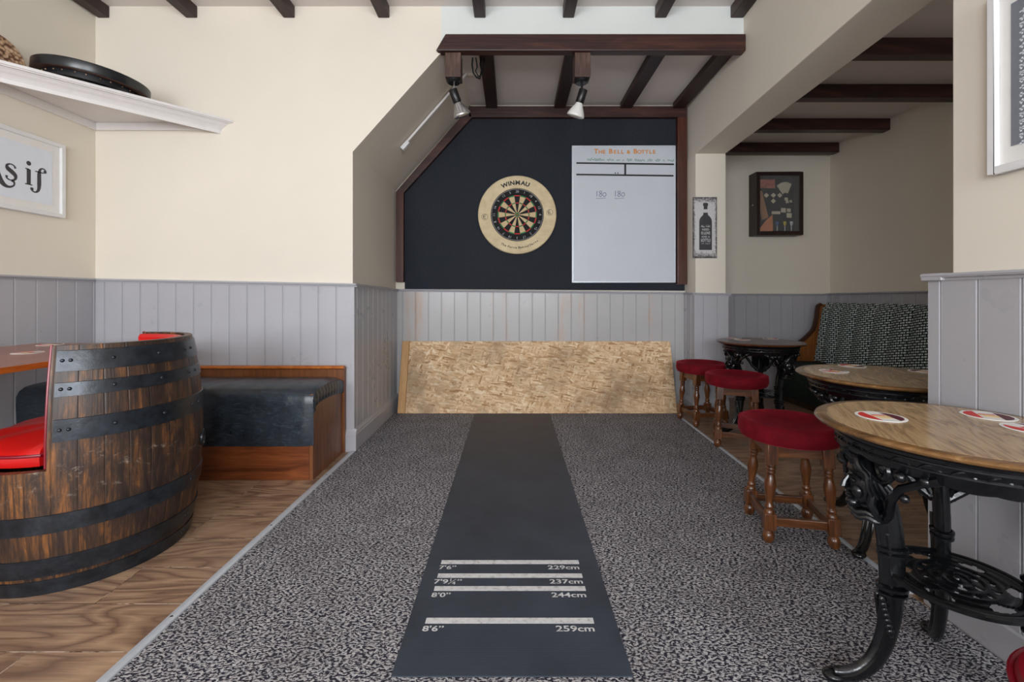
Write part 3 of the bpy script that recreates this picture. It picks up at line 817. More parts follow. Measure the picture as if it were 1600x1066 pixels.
for sgn, an in ((1, R(4)), (-1, R(184))):
    tt = MB(); Mx = FR @ T(0.281 * math.cos(an), 0.281 * math.sin(an), 0.0392)
    tt.disc(0.0275, Mx, 0, 32, 0.025, th=0.0004)
    MW = Mx @ RZ(an - PI / 2 + (0 if sgn > 0 else PI))
    MW = Mx @ RZ(R(-70 if sgn > 0 else -95))
    tt.stroke([(-0.017, 0.010), (-0.015, -0.007), (-0.010, -0.013), (-0.004, -0.010), (-0.001, 0.006)], 0.0048, MW, 0)
    tt.stroke([(-0.001, 0.006), (0.000, -0.007), (0.005, -0.013), (0.012, -0.010), (0.015, 0.010)], 0.0048, MW, 0)
    tt.build('round_emblem', M['ink'], su)

db = thing('dartboard', 'round dartboard with black and cream segments in the beige ring', 'dartboard', (DC[0], 3.964, DC[1]))
MB().lathe([(0.0, 0.0), (0.226, 0.0), (0.226, 0.030), (0.2225, 0.033), (0.0, 0.033)], 80, FR).build('backing', M['sisalblack'], db)
seg = MB(); zf = 0.0334
rings = [(0.016, 0.098, 'n'), (0.098, 0.1065, 't'), (0.1065, 0.160, 'n'), (0.160, 0.1695, 'd')]
for i in range(20):
    a0 = PI / 2 - R(9) - i * R(18); a1 = a0 + R(18)
    for r0, r1, k in rings:
        black = (i % 2 == 0)
        mi = (0 if black else 1) if k == 'n' else (2 if black else 3)
        seg.disc(r1, FR, mi, 5, r0, a0, a1, th=zf)
seg.disc(0.016, FR, 3, 24, 0.0065, th=zf); seg.disc(0.0065, FR, 2, 20, th=zf)
seg.build('segment_face', [M['sisalblack'], M['sisalcream'], M['sisalred'], M['sisalgreen']], db)
wi = MB()
for r in (0.0065, 0.016, 0.098, 0.1065, 0.160, 0.1695):
    wi.tube([(r * math.cos(2 * PI * k / 60), r * math.sin(2 * PI * k / 60), zf + .0006) for k in range(60)], 0.0006, 5, 0, FR, closed=True)
for i in range(20):
    a = PI / 2 - R(9) - i * R(18)
    wi.tube([(0.016 * math.cos(a), 0.016 * math.sin(a), zf + .0006), (0.1695 * math.cos(a), 0.1695 * math.sin(a), zf + .0006)], 0.0006, 5, 0, FR)
wi.build('wire_spider', M['steel'], db)
nr = MB()
nr.tube([(0.221 * math.cos(2 * PI * k / 80), 0.221 * math.sin(2 * PI * k / 80), 0.0345) for k in range(80)], 0.0013, 6, 0, FR, closed=True)
for i, nm in enumerate((20, 1, 18, 4, 13, 6, 10, 15, 2, 17, 3, 19, 7, 16, 8, 11, 14, 9, 12, 5)):
    a = PI / 2 - i * R(18)
    nr.text(str(nm), 0.029, FR @ T(0.199 * math.cos(a), 0.199 * math.sin(a), 0.0340) @ RZ(a - PI / 2), 0, bold=-0.0004)
nr.build('number_ring', M['silverfl'], db)

# ------------------------------------------------------------------ whiteboard
wbx0, wbx1, wbz0, wbz1, wy = 0.520, 1.421, 1.100, 2.290, 3.955
wb = thing('whiteboard', 'tall white scoreboard with orange heading and black ruled lines', 'whiteboard', ((wbx0 + wbx1) / 2, 3.963, wbz0))
MB().box(wbx0 + .004, wbx1 - .004, wy, 3.9635, wbz0 + .004, wbz1 - .004).build('panel', M['whiteboard'], wb)
g = MB()
for bx in ((wbx0, wbx0 + .014, wbz0, wbz1), (wbx1 - .014, wbx1, wbz0, wbz1), (wbx0 + .014, wbx1 - .014, wbz0, wbz0 + .014), (wbx0 + .014, wbx1 - .014, wbz1 - .014, wbz1)):
    g.box(bx[0], bx[1], wy - 0.007, 3.963, bx[2], bx[3])
g.build('edge_frame', M['alu'], wb, bevel=0.002)
WF = frame((wbx0, wy, wbz1), (1, 0, 0), (0, 0, 1))       # u from the left edge, v down negative
K = 3.95 / 711.0
def wp(px, py): return ((px - 894) * K, (228.5 - py) * K)
g = MB(); x, y = wp(977, 237.5)
def smallcaps(body, big, small, gap):
    cur = 0; items = []
    for wd in body.split(' '):
        for k, ch in enumerate(wd):
            s_ = big if k == 0 else small
            if ch == '&': s_ = small
            items.append((ch, s_, cur + s_ * 0.36)); cur += s_ * 0.74
        cur += gap
    tot = cur - gap
    last = None
    for ch, s_, p in items:
        if s_ == big or ch == '&' or last is None:
            if last is not None: last.build('heading_word', M['orangeink'], wb)
            last = MB()
        last.text(ch, s_, WF @ T(x - tot / 2 + p, y - (big - s_) * 0.36, 0), 0, bold=0.0014, sx=1.1)
    last.build('heading_word', M['orangeink'], wb)
smallcaps('THE BELL & BOTTLE', 0.056, 0.043, 0.022)
g = MB()
for (ax, ay, bx, by) in ((901, 255.5, 1054, 257.5), (901, 273.5, 1053, 275.5), (977.5, 257, 977.5, 274)):
    p, q = wp(ax, ay), wp(bx, by)
    if ax == bx: g.stroke([p, q], 0.017, WF, 0, sub=2, h=0.0006)
    else: g.stroke([p, q], 0.0145, WF, 0, sub=2, h=0.0006)
for px in (962, 966): g.disc(0.006, WF @ T(*wp(px, 271.3), 0.0007), 0, 10)
g.build('ruled_line', M['tape'], wb)
g = MB(); rr = random.Random(3)
px = 918.0
for word in (10, 4, 2, 1, 3, 6, 3, 3, 1, 8, 3):
    pts = []
    for k in range(word * 2 + 1):
        pts.append(wp(px + k * 1.35, 251.5 + (px - 918) * 0.008 + (rr.uniform(-4.2, -1.4) if k % 2 else rr.uniform(-.5, 1.2))))
    g.stroke(pts, 0.0032, WF, 0, sub=4)
    px += word * 2.7 + 4
g.build('green_handwriting', M['greenink'], wb)
g = MB()
for ox in (932, 961):
    g = MB()
    def q(*a): return [wp(ox + u, v) for u, v in a]
    g.stroke(q((1.5, 299), (1.2, 303), (1, 308)), 0.0045, WF, 0)
    g.stroke(q((9, 300), (6, 299.5), (5, 302), (8, 303.7), (9, 306), (6.5, 308), (4.5, 306), (7, 303.5), (9, 300.5)), 0.0045, WF, 0)
    g.stroke(q((13.5, 302), (11, 303), (10.8, 306.5), (13, 308), (15.5, 305.5), (14.8, 302.5), (13.3, 302)), 0.0045, WF, 0)
    g.stroke(q((0, 311), (8, 310.8), (15, 310.5)), 0.0035, WF, 0)
    g.build('score_handwriting', M['violetink'], wb)

# ------------------------------------------------------------------ spotlights under the lintel
def spot(x, label, lean, bulbmat, nm, face):
    r = thing('spotlight', label, 'spotlight', (x, 2.93, 2.37), 'spotlights on wooden blocks')
    MB().box(x - 0.05, x + 0.05, 2.885, 2.985, 2.375, 2.5295).build('mounting_block', M['block'], r, bevel=0.003)
    MB().lathe([(0, 0), (0.036, 0), (0.046, 0.010), (0.046, 0.020), (0.0, 0.020)], 28, T(x, 2.937, 2.3545)).build('base_plate', M['blackplastic'], r)
    top = Vector((x + 0.002, 2.937, 2.356)); piv = Vector((x + 0.004, 2.935, 2.305))
    d = Vector((lean, 0.28, -1.0)).normalized()
    h0 = piv + Vector((-lean * 0.02, 0, 0.0))
    MB().tube([top, top * 0.5 + piv * 0.5, piv + d * 0.02], 0.0075, 10).build('stem', M['steel'] if nm else M['blackplastic'], r)
    s0 = h0 - d * 0.012
    Mx = s0.to_track_quat('Z', 'Y').to_matrix().to_4x4()
    Mh = Matrix.Translation(s0) @ d.to_track_quat('Z', 'Y').to_matrix().to_4x4()
    MB().lathe([(0, 0), (0.024, 0), (0.0275, 0.005), (0.0275, 0.080), (0.025, 0.085), (0, 0.085)], 28, Mh).build('lamp_holder', M['blackplastic'], r)
    b = MB().lathe([(0.0, 0.080), (0.020, 0.080), (0.022, 0.090), (0.029, 0.104), (0.044, 0.130), (0.055, 0.154), (0.058, 0.164), (0.056, 0.170), (0.048, 0.174), (0.0, 0.178)], 36, Mh).build('bulb', bulbmat, r)
    b['label'] = face
spot(-0.375, 'spotlight with a silvered bulb on the left wooden block', 0.38, M['silverbulb'], True, 'silvered reflector bulb')
spot(0.448, 'spotlight with a white bulb on the right wooden block', -0.30, M['opalbulb'], False, 'white opal reflector bulb')
tag(MB().tube([(-0.255, 2.95, 2.529), (-0.262, 2.99, 2.50), (-0.256, 3.01, 2.46), (-0.235, 3.02, 2.435), (-0.215, 3.03, 2.43), (-0.205, 3.06, 2.50), (-0.215, 3.08, 2.555), (-0.21, 3.09, 2.608)], 0.0055, 8)
    .tube([(-0.235, 2.95, 2.529), (-0.228, 2.99, 2.49), (-0.240, 3.00, 2.465), (-0.222, 3.02, 2.44), (-0.20, 3.05, 2.47), (-0.19, 3.08, 2.56), (-0.19, 3.10, 2.608)], 0.0045, 8)
    .build('cable', M['blackplastic']), 'looped black cable hanging behind the lintel beside the left rafter', 'cable')
# white trunking up the slope
d = Vector((0.56, 0, 0.64)).normalized(); nn = Vector((d.z, 0, -d.x))
p0 = Vector((-0.835, 3.415, 2.093)); L_ = 0.845
tb = MB(); Mx = Matrix(((d.x, 0, nn.x, p0.x), (d.y, 1, nn.y, p0.y), (d.z, 0, nn.z, p0.z), (0, 0, 0, 1)))
tb.box(0.075, L_, -0.014, 0.014, -0.002, 0.014, 0, Mx)
cd = thing('cable_trunking', 'white cable trunking running up the sloping alcove side', 'trunking', p0)
tb.build('channel', M['shelfwhite'], cd, bevel=0.002)
MB().box(0.0, 0.075, -0.020, 0.020, -0.002, 0.028, 0, Mx).build('end_box', M['white'], cd, bevel=0.003)
MB().box(-0.33, -0.224, 3.4, 3.425, ZA - 0.014, ZA).build('ceiling_channel', M['cream'], cd, bevel=0.002)

# ------------------------------------------------------------------ bottle sign on the pillar
sx0, sx1, sz0, sz1 = 1.488, 1.684, 1.296, 1.797
bs = thing('bottle_sign', 'narrow distressed white sign with a black bottle, on the pillar', 'sign', ((sx0 + sx1) / 2, YP, sz0))
MB().box(sx0, sx1, YP - 0.012, YP, sz0, sz1).build('plaque', M['tin'], bs, bevel=0.001)
SF = frame(((sx0 + sx1) / 2 + .004, YP - 0.0122, (sz0 + sz1) / 2), (1, 0, 0), (0, 0, 1))
g = MB(); gl = 0.0003
bot = [(-0.052, -0.185), (0.052, -0.185), (0.052, 0.048), (0.049, 0.066), (0.041, 0.082), (0.030, 0.094), (0.020, 0.103), (0.018, 0.122), (-0.018, 0.122), (-0.020, 0.103), (-0.030, 0.094), (-0.041, 0.082), (-0.049, 0.066), (-0.052, 0.048)]
g.add([(a, b, gl) for a, b in bot], [tuple(range(len(bot)))], 0, False, SF)
ck = [(-0.016, 0.150), (0.016, 0.150), (0.015, 0.175), (0.021, 0.181), (0.021, 0.196), (0.014, 0.203), (-0.014, 0.203), (-0.021, 0.196), (-0.021, 0.181), (-0.015, 0.175)]
g.add([(a, b, gl) for a, b in ck], [tuple(range(len(ck)))], 0, False, SF)
g.build('bottle_print', M['charcoal'], bs)
g = MB()
for k, (tx, sz, sx_) in enumerate((('ALL YOU', 0.030, 0.62), ('NEED', 0.024, 1.0), ('IS LOVE', 0.032, 0.68), ('AND A', 0.022, 1.0), ('BOTTLE', 0.036, 0.66), ('OF WINE', 0.020, 0.9))):
    g.text(tx, sz, SF @ T(0, 0.012 - 0.0295 * k, 0.0005), 0, sx=sx_, bold=0.0008 if k % 2 == 0 else 0.0002)
g.build('lettering', M['tin'], bs)

# ------------------------------------------------------------------ display case with bar games
cx0, cx1, cz0, cz1, cy0, cy1 = 2.30, 2.745, 1.560, 2.155, 4.30, YR
dc = thing('display_case', 'dark wooden wall case with glass front holding old bar games', 'display case', ((cx0 + cx1) / 2, cy1, cz0))
g = MB(); t_ = 0.018
g.box(cx0, cx0 + t_, cy0, cy1, cz0, cz1).box(cx1 - t_, cx1, cy0, cy1, cz0, cz1).box(cx0 + t_, cx1 - t_, cy0, cy1, cz0, cz0 + t_).box(cx0 + t_, cx1 - t_, cy0, cy1, cz1 - t_, cz1)
g.build('case_body', M['casewood'], dc, bevel=0.002)
MB().box(cx0 + t_, cx1 - t_, cy1 - 0.012, cy1, cz0 + t_, cz1 - t_).build('lining', M['caseback'], dc)
dr = MB(); e = 0.036
for bx in ((cx0, cx0 + e, cz0, cz1), (cx1 - e, cx1, cz0, cz1), (cx0 + e, cx1 - e, cz0, cz0 + e), (cx0 + e, cx1 - e, cz1 - e, cz1)):
    dr.box(bx[0], bx[1], cy0 - 0.016, cy0, bx[2], bx[3])
dro = dr.build('door_frame', M['casewood'], dc, bevel=0.003)
MB().box(cx0 + e - .004, cx1 - e + .004, cy0 - 0.009, cy0 - 0.006, cz0 + e - .004, cz1 - e + .004).build('pane', M['glass'], dro, recentre=True)
MB().ball((cx0 - 0.012, cy0 + .02, 1.845), 0.010).tube([(cx0, cy0 + .02, 1.845), (cx0 - .012, cy0 + .02, 1.845)], 0.004, 8).build('knob', M['steel'], dc)
yc = cy1 - 0.012
def card(name, pts, th, mat, lb, cat, grp=None):
    tag(MB().prism(pts, yc - th, yc - 0.0005, 'y').build(name, mat, bevel=0.0005), lb, cat, grp)
# positions inside the case are in metres from its lower left front corner as drawn on the lining
def cq(px, py): return ((px - 800) / 711 * (yc - .01), 0.982 + (463 - py) / 711 * (yc - .01))
def quad(*p): return [cq(*q) for q in p]
card('game_box', quad((1183.5, 281), (1210, 281), (1210, 294.5), (1183.5, 294)), 0.02, M['boxart'], 'orange and mauve printed box at the top left of the display case', 'box')
for k, an in enumerate((-34, -20, -6, 8, 22)):
    o_ = cq(1225, 301); a_ = R(an); pts = []
    for u, v in ((-0.026, 0.0), (0.026, 0.0), (0.026, 0.10), (-0.026, 0.10)):
        pts.append((o_[0] + .012 + u * math.cos(a_) + v * math.sin(a_), o_[1] + v * math.cos(a_) - u * math.sin(a_)))
    tag(MB().prism(pts, yc - 0.003 - 0.002 * k, yc - 0.0015 - 0.002 * k, 'y').build('playing_card', M['paper']), ('%s card of the fan at the top right of the display case' % ('leftmost', 'second', 'middle', 'fourth', 'rightmost')[k]), 'playing card', 'fanned playing cards in the case')
for k, (px, py, wh) in enumerate(((1198, 305, 'left'), (1209, 305, 'middle'), (1219, 305, 'right'), (1209, 314, 'lower'))):
    q_ = cq(px, py); r_ = 0.024
    card('domino_card', [(q_[0], q_[1] - r_), (q_[0] + r_, q_[1]), (q_[0], q_[1] + r_), (q_[0] - r_, q_[1])], 0.006, M['paper'], 'small cream diamond-set tile, %s of the four in the case middle' % wh, 'tile', 'small tiles in the case')
card('crib_board', quad((1183, 300), (1190, 298), (1200.5, 340), (1190.5, 344)), 0.015, M['cribwood'], 'orange-brown wooden crib board slanting down the left of the display case', 'crib board')
card('score_sheet', quad((1184.5, 361), (1198, 344), (1208, 335), (1208.5, 361)), 0.002, M['orangepaper'], 'orange triangular paper sheet at the bottom of the display case', 'paper')
card('ticket', quad((1206.5, 330), (1220, 330), (1220, 334.5), (1206.5, 334.5)), 0.003, M['paper'], 'wide cream ticket low in the display case, above the darts', 'ticket')
for k, (px, py, s_, nm_) in enumerate(((1224.5, 328.5, 3.6, 'larger square'), (1233, 328.5, 2.8, 'smaller'), (1233.5, 336.5, 3.8, 'lowest'), (1229, 311, 2.4, 'highest'), (1230.5, 315.5, 2.0, 'second highest'), (1236, 314.5, 1.8, 'furthest right'))):
    card('game_counter', quad((px - s_, py - s_), (px + s_, py - s_ * .9), (px + s_, py + s_), (px - s_, py + s_ * .9)), 0.008, M['paper'], 'cream counter at the right of the display case, %s of its cluster' % nm_, 'counter', 'cream counters in the case')
for px, mm, nm_ in ((1213.5, 'bluefl', 'blue'), (1225.3, 'yellowfl', 'yellow'), (1235.5, 'silverfl', 'silver')):
    q0, q1 = cq(px, 361), cq(px, 347)
    dt = thing('dart', '%s-flighted dart standing at the bottom of the display case' % nm_, 'dart', (q0[0], yc - 0.02, q0[1]), 'darts in the display case')
    MB().tube([(q0[0], yc - .02, q0[1]), (q0[0], yc - .02, q0[1] + .035), (q0[0], yc - .02, q0[1] + 0.05)], [0.0035, 0.0045, 0.002], 8).build('barrel', M['silverfl'], dt)
    f_ = MB()
    for dx, dy in ((1, 0), (0, 1)):
        sh = [(-.002, .04), (.002, .04), (.013, .065), (.015, .085), (.008, .092), (-.008, .092), (-.015, .085), (-.013, .065)]
        if dx: f_.prism([(q0[0] + u, q0[1] + v) for u, v in sh], yc - .0205, yc - .0195, 'y')
        else: f_.prism([(yc - .02 + u * .8, q0[1] + v) for u, v in sh], q0[0] - .0005, q0[0] + .0005, 'x')
    f_.build('flight', M[mm], dt)

# ------------------------------------------------------------------ framed print on the left wall
fy0, fy1, fz0, fz1 = 2.03, 2.677, 1.440, 1.869
fp = thing('framed_print', 'white framed lettering print on the left wall below the shelf', 'picture', (XL, (fy0 + fy1) / 2, fz0))
g = MB(); e = 0.022
for b_ in ((fy0, fy0 + e, fz0, fz1), (fy1 - e, fy1, fz0, fz1), (fy0 + e, fy1 - e, fz0, fz0 + e), (fy0 + e, fy1 - e, fz1 - e, fz1)):
    g.box(XL + 0.0005, XL + 0.030, b_[0], b_[1], b_[2], b_[3])
g.build('frame', M['white'], fp, bevel=0.002)
MB().box(XL + 0.0005, XL + 0.014, fy0 + e, fy1 - e, fz0 + e, fz1 - e).build('mount', M['mount'], fp)
MB().box(XL + 0.014, XL + 0.0155, fy0 + .068, fy1 - .066, fz0 + .062, fz1 - .062).build('print', M['cardwhite'], fp)
AF = frame((XL + 0.0157, 2.397, 1.590), (0, 1, 0), (0, 0, 1))    # origin: base line under the letter s
g = MB()
# A with a ball-ended tail, s, i, f with drop terminals
g.stroke([(-0.175, 0.002), (-0.165, 0.03), (-0.130, 0.12), (-0.115, 0.160)], [0.006, 0.006, 0.008, 0.01], AF)
g.stroke([(-0.115, 0.165), (-0.090, 0.100), (-0.066, 0.025), (-0.040, -0.022), (-0.012, -0.034), (0.012, -0.022), (0.014, -0.004), (0.002, 0.003)], [0.022, 0.03, 0.03, 0.024, 0.012, 0.008, 0.010, 0.014], AF)
g.stroke([(-0.150, 0.06), (-0.080, 0.06)], 0.006, AF, sub=2)
g.stroke([(0.020, 0.070), (0.014, 0.083), (-0.004, 0.088), (-0.020, 0.078), (-0.016, 0.062), (0.004, 0.048), (0.020, 0.032), (0.018, 0.012), (-0.002, 0.003), (-0.020, 0.010), (-0.022, 0.024)], [0.012, 0.007, 0.006, 0.012, 0.022, 0.024, 0.020, 0.011, 0.006, 0.008, 0.014], AF)
g.disc(0.0125, AF @ T(0.087, 0.118, 0.0004), 0, 20)
g.stroke([(0.087, 0.086), (0.087, 0.004)], 0.021, AF, sub=2)
g.stroke([(0.070, 0.086), (0.090, 0.086)], 0.006, AF, sub=2); g.stroke([(0.068, 0.003), (0.106, 0.003)], 0.006, AF, sub=2)
g.stroke([(0.176, 0.088), (0.173, 0.104), (0.158, 0.108), (0.146, 0.096), (0.142, 0.070), (0.142, 0.020), (0.138, -0.016), (0.122, -0.032), (0.104, -0.026), (0.101, -0.012)], [0.016, 0.008, 0.007, 0.013, 0.021, 0.022, 0.016, 0.008, 0.008, 0.016], AF)
g.stroke([(0.120, 0.084), (0.166, 0.084)], 0.006, AF, sub=2)
g.disc(0.0085, AF @ T(0.173, 0.092, 0.0005), 0, 16); g.disc(0.0085, AF @ T(0.104, -0.018, 0.0005), 0, 16)
g.build('lettering', M['charcoal'], fp)

# ------------------------------------------------------------------ framed poster on the near right wall
py1, py0, pz0, pz1 = 1.268, 0.80, 1.318, 1.815     # far edge, near edge
pp = thing('framed_poster', 'white framed slate-blue poster on the near right wall', 'picture', (XN, (py0 + py1) / 2, pz0))
g = MB(); e = 0.020
for b_ in ((py0, py0 + e, pz0, pz1), (py1 - e, py1, pz0, pz1), (py0 + e, py1 - e, pz0, pz0 + e), (py0 + e, py1 - e, pz1 - e, pz1)):
    g.box(XN - 0.028, XN - 0.0005, b_[0], b_[1], b_[2], b_[3])
g.build('frame', M['white'], pp, bevel=0.002)
MB().box(XN - 0.012, XN - 0.0005, py0 + e, py1 - e, pz0 + e, pz1 - e).build('mount', M['mount'], pp)
MB().box(XN - 0.0135, XN - 0.012, py0 + .07, py1 - .049, pz0 + .066, pz1 - .050).build('print', M['slate'], pp)
g = MB(); rr = random.Random(5)
for k in range(20):
    z = pz1 - 0.085 - k * 0.0182
    wd = 0.02 + rr.random() * 0.012
    for q_ in range(9):
        PFm = frame((XN - 0.0138, py1 - 0.070 - q_ * 0.030 , z), (0, -1, 0), (0, 0, 1))
        g.stroke([(0.0, 0.0), (wd * .75, 0.0)], 0.0035, PFm, 0, sub=1)
        g.stroke([(0.003 + rr.random() * 0.010, -0.006), (0.003 + rr.random() * 0.010, 0.006)], 0.005, PFm, 0, sub=1)
        if rr.random() < 0.5: g.stroke([(0.0, 0.0055), (wd * .6, 0.0055)], 0.003, PFm, 0, sub=1)
g.build('lettering', M['cardwhite'], pp)
MB().box(XN - 0.0165, XN - 0.0155, py0 + e, py1 - e, pz0 + e, pz1 - e).build('pane', M['glass'], pp)

# ------------------------------------------------------------------ corner shelf and what stands on it
zs0, zs1 = 2.088, 2.104
A_ = Vector((-1.772, YF - .001)); B_ = Vector((XL + .001, 1.895)); C_ = Vector((XL + .001, YF - .001))
sh = thing('corner_shelf', 'white triangular shelf with moulded front across the left corner', 'shelf', (C_.x, C_.y, 2.02))
dd = (A_ - B_).normalized(); nin = Vector((-dd.y, dd.x))      # pointing into the corner
if (C_ - A_).dot(nin) < 0: nin = -nin
def inset(k): # triangle inset from the long edge by k
    s_ = lambda P, Q: P + (Q - P) * (k / abs((C_ - A_).dot(nin)))
    return s_(A_, C_), s_(B_, C_)
g = MB().prism([tuple(A_), tuple(C_), tuple(B_)], zs0, zs1, 'z')
a2, b2 = inset(0.006); g.prism([tuple(a2), tuple(C_), tuple(b2)], zs0 - .006, zs0, 'z')
g.build('board', M['shelfwhite'], sh, bevel=0.002)
g = MB()
sec = [(0.070, 2.018), (0.063, 2.018), (0.062, 2.038), (0.056, 2.048), (0.048, 2.058), (0.036, 2.068), (0.030, 2.075), (0.022, 2.081), (0.022, zs0 - .006), (0.070, zs0 - .006)]
vs = []
for k, z in sec:
    a2, b2 = inset(k); vs.append((a2.x, a2.y, z))
for k, z in sec:
    a2, b2 = inset(k); vs.append((b2.x, b2.y, z))
n = len(sec)
g.add(vs, [tuple(range(n)), tuple(range(2 * n - 1, n - 1, -1))] + [(i, (i + 1) % n, n + (i + 1) % n, n + i) for i in range(n)])
g.build('front_moulding', M['shelfwhite'], sh)
a2, b2 = inset(0.09)
MB().box(C_.x + .02, a2.x, YF - 0.021, YF - 0.0005, 2.035, zs0 - .006).build('support_batten', M['shelfwhite'], sh, bevel=0.002)
MB().box(XL + .0005, XL + 0.021, b2.y, YF - .0005, 2.035, zs0 - .006).build('support_batten', M['shelfwhite'], sh, bevel=0.002)

rg = thing('round_board', 'black round board with raised rim lying on the corner shelf', 'board', (-2.350, 2.550, zs1 + .002))
Mt = RY(R(5.5)) @ T(0, 0, 0.0)
MB().lathe([(0, 0.028), (0.205, 0.028), (0.205, 0.062), (0, 0.062)], 64, T(0, 0, -.004) @ Mt).build('base_disc', M['blackpaint'], rg, recentre=False)
MB().lathe([(0.206, 0.062), (0.248, 0.058), (0.250, 0.062), (0.250, 0.104), (0.246, 0.108), (0.0, 0.108), (0.0, 0.062)], 72, T(0, 0, -.004) @ Mt).build('rim', M['blackpaint'], rg, recentre=False)
MB().lathe([(0.207, 0.0605), (0.247, 0.0565), (0.2475, 0.0575), (0.207, 0.0615)], 72, T(0, 0, -.004) @ Mt, close=True).build('rim_underside', M['brownedge'], rg, recentre=False)
st_ = MB()
for k in range(26):
    a = 2 * PI * (k + (0.12 if k % 2 else 0)) / 26
    st_.ball((0.2055 * math.cos(a), 0.2055 * math.sin(a), 0.052), 0.0035, 0, T(0, 0, -.004) @ Mt, 6, 4)
st_.build('studs', M['brass'], rg, recentre=False)['kind'] = 'stuff'
for a in (R(205), R(20)):
    MB().lathe([(0, 0.028), (0.02, 0.028), (0.02, 0.006), (0, 0.006)], 14, T(0.17 * math.cos(a), 0.17 * math.sin(a), -0.006)).build('foot', M['blackplastic'], rg, recentre=False)
pl = thing('brass_plate', 'embossed copper plate propped up at the left end of the corner shelf', 'plate', (-2.580, 2.298, zs1 + .001))
PM = frame((0.035, 0, 0.127), (0, 1, 0), (-0.30, 0, 0.954))
PM = frame((0.0, 0, 0.103), (0, 1, 0), (-0.28, 0, 0.96)) @ Matrix.Scale(0.83, 4)
MB().lathe([(0, 0.006), (0.075, 0.006), (0.083, 0.012), (0.118, 0.016), (0.124, 0.014), (0.124, 0.011), (0.084, 0.006), (0.076, 0.0), (0, 0.0)], 56, PM).build('dish', M['brass'], pl, recentre=False)
MB().lathe([(0.108, 0.0165), (0.113, 0.020), (0.118, 0.0165)], 56, PM).lathe([(0.072, 0.0065), (0.077, 0.0105), (0.082, 0.0125)], 56, PM).lathe([(0.025, 0.0065), (0.029, 0.010), (0.033, 0.0065)], 40, PM).build('beaded_rim', M['brass'], pl, recentre=False)
MB().box(-0.02, 0.03, -0.05, 0.06, 0.0, 0.006).build('stand', M['casewood'], pl, recentre=False, bevel=0.001)
tag(MB().box(-2.155, -2.095, 2.70, 2.735, zs1 + .0005, zs1 + 0.012).build('small_block', M['blackplastic'], bevel=0.003), 'small flat black block on the shelf to the right of the round board', 'block')

# ------------------------------------------------------------------ upholstered bench along the front wall
bx0, bx1, by0, by1 = XL + 0.022, -1.062, 2.425, YF - 0.05
bn = thing('upholstered_bench', 'low bench with scuffed black vinyl top and wooden base along the wall', 'bench', ((bx0 + bx1) / 2, by0, 0))
MB().box(bx0, bx1 - 0.021, by0 + .002, by0 + 0.020, 0, 0.46).build('front_panel', M['benchwood'], bn, bevel=0.002)
MB().box(bx1 - 0.02, bx1, by0, by1, 0, 0.46).build('end_panel', M['benchend'], bn, bevel=0.003)
MB().box(bx0, bx1 + 0.012, by1 + .001, YF - 0.0165, 0.0, 0.535).build('back_board', M['benchend'], bn, bevel=0.002)
MB().tube([(bx0, by1 - .004, 0.537), (bx1 + .014, by1 - .004, 0.537)], 0.012, 10, flat=1.4).build('top_rail', M['tableedge'], bn)
# vinyl cover: profile over the top and down the front, gathered at the right end
prof = [(by1 - .002, 0.474), (by1 - .10, 0.492), (2.62, 0.500), (2.50, 0.499), (2.455, 0.492), (2.428, 0.474), (2.414, 0.445), (2.411, 0.40), (2.412, 0.30), (2.414, 0.19), (2.418, 0.183), (2.422, 0.183)]
cols = []
NX = 90
vs = []
rr = random.Random(11)
for i in range(NX + 1):
    x = bx0 + 0.002 + (bx1 + 0.003 - bx0) * i / NX
    e = max(0.0, (i - (NX - 4)) / 4.0)
    for k, (y, z) in enumerate(prof):
        wob = 0.0016 * math.sin(i * 0.9 + k) + 0.0012 * math.sin(i * 2.3 + k * 1.7)
        drop = 0.020 * e * e if k < 6 else 0.0
        vs.append((x, y + (wob if k > 5 else 0) + 0.010 * e * e * (1 if k > 5 else 0), z - drop + (wob if k <= 5 else 0)))
n = len(prof)
g = MB().add(vs, [(i * n + k, (i + 1) * n + k, (i + 1) * n + k + 1, i * n + k + 1) for i in range(NX) for k in range(n - 1)], 0, True)
# gathered side of the cover
top = [(y, z - 0.020) for y, z in prof[:7]]
for j in range(1):
    vs = []
    m = 46
    def along(t):
        t = t * (len(top) - 1); k = min(int(t), len(top) - 2); f_ = t - k
        return top[k][0] * (1 - f_) + top[k + 1][0] * f_, top[k][1] * (1 - f_) + top[k + 1][1] * f_
    lens = [0]
    for k in range(1, len(top)): lens.append(lens[-1] + math.dist(top[k], top[k - 1]))
    for i in range(m + 1):
        s_ = lens[-1] * i / m
        k = max(q for q in range(len(top)) if lens[q] <= s_ + 1e-9); k = min(k, len(top) - 2)
        f_ = (s_ - lens[k]) / (lens[k + 1] - lens[k])
        y = top[k][0] * (1 - f_) + top[k + 1][0] * f_; z = top[k][1] * (1 - f_) + top[k + 1][1] * f_
        pl_ = abs(math.sin(i * 0.75)) * (0.3 + 0.7 * i / m)
        vs += [(bx1 + 0.005, y, z), (bx1 + 0.010 + 0.006 * pl_, y + 0.004, z - 0.03), (bx1 + 0.006 + 0.008 * pl_, min(y + 0.008, by1), z - 0.068), (bx1 + 0.001, min(y + 0.010, by1), z - 0.082)]
    g.add(vs, [(4 * i + k, 4 * i + k + 1, 4 * i + 4 + k + 1, 4 * i + 4 + k) for i in range(m) for k in range(3)], 0, True)
g.build('seat_cover', M['blackvinyl'], bn)

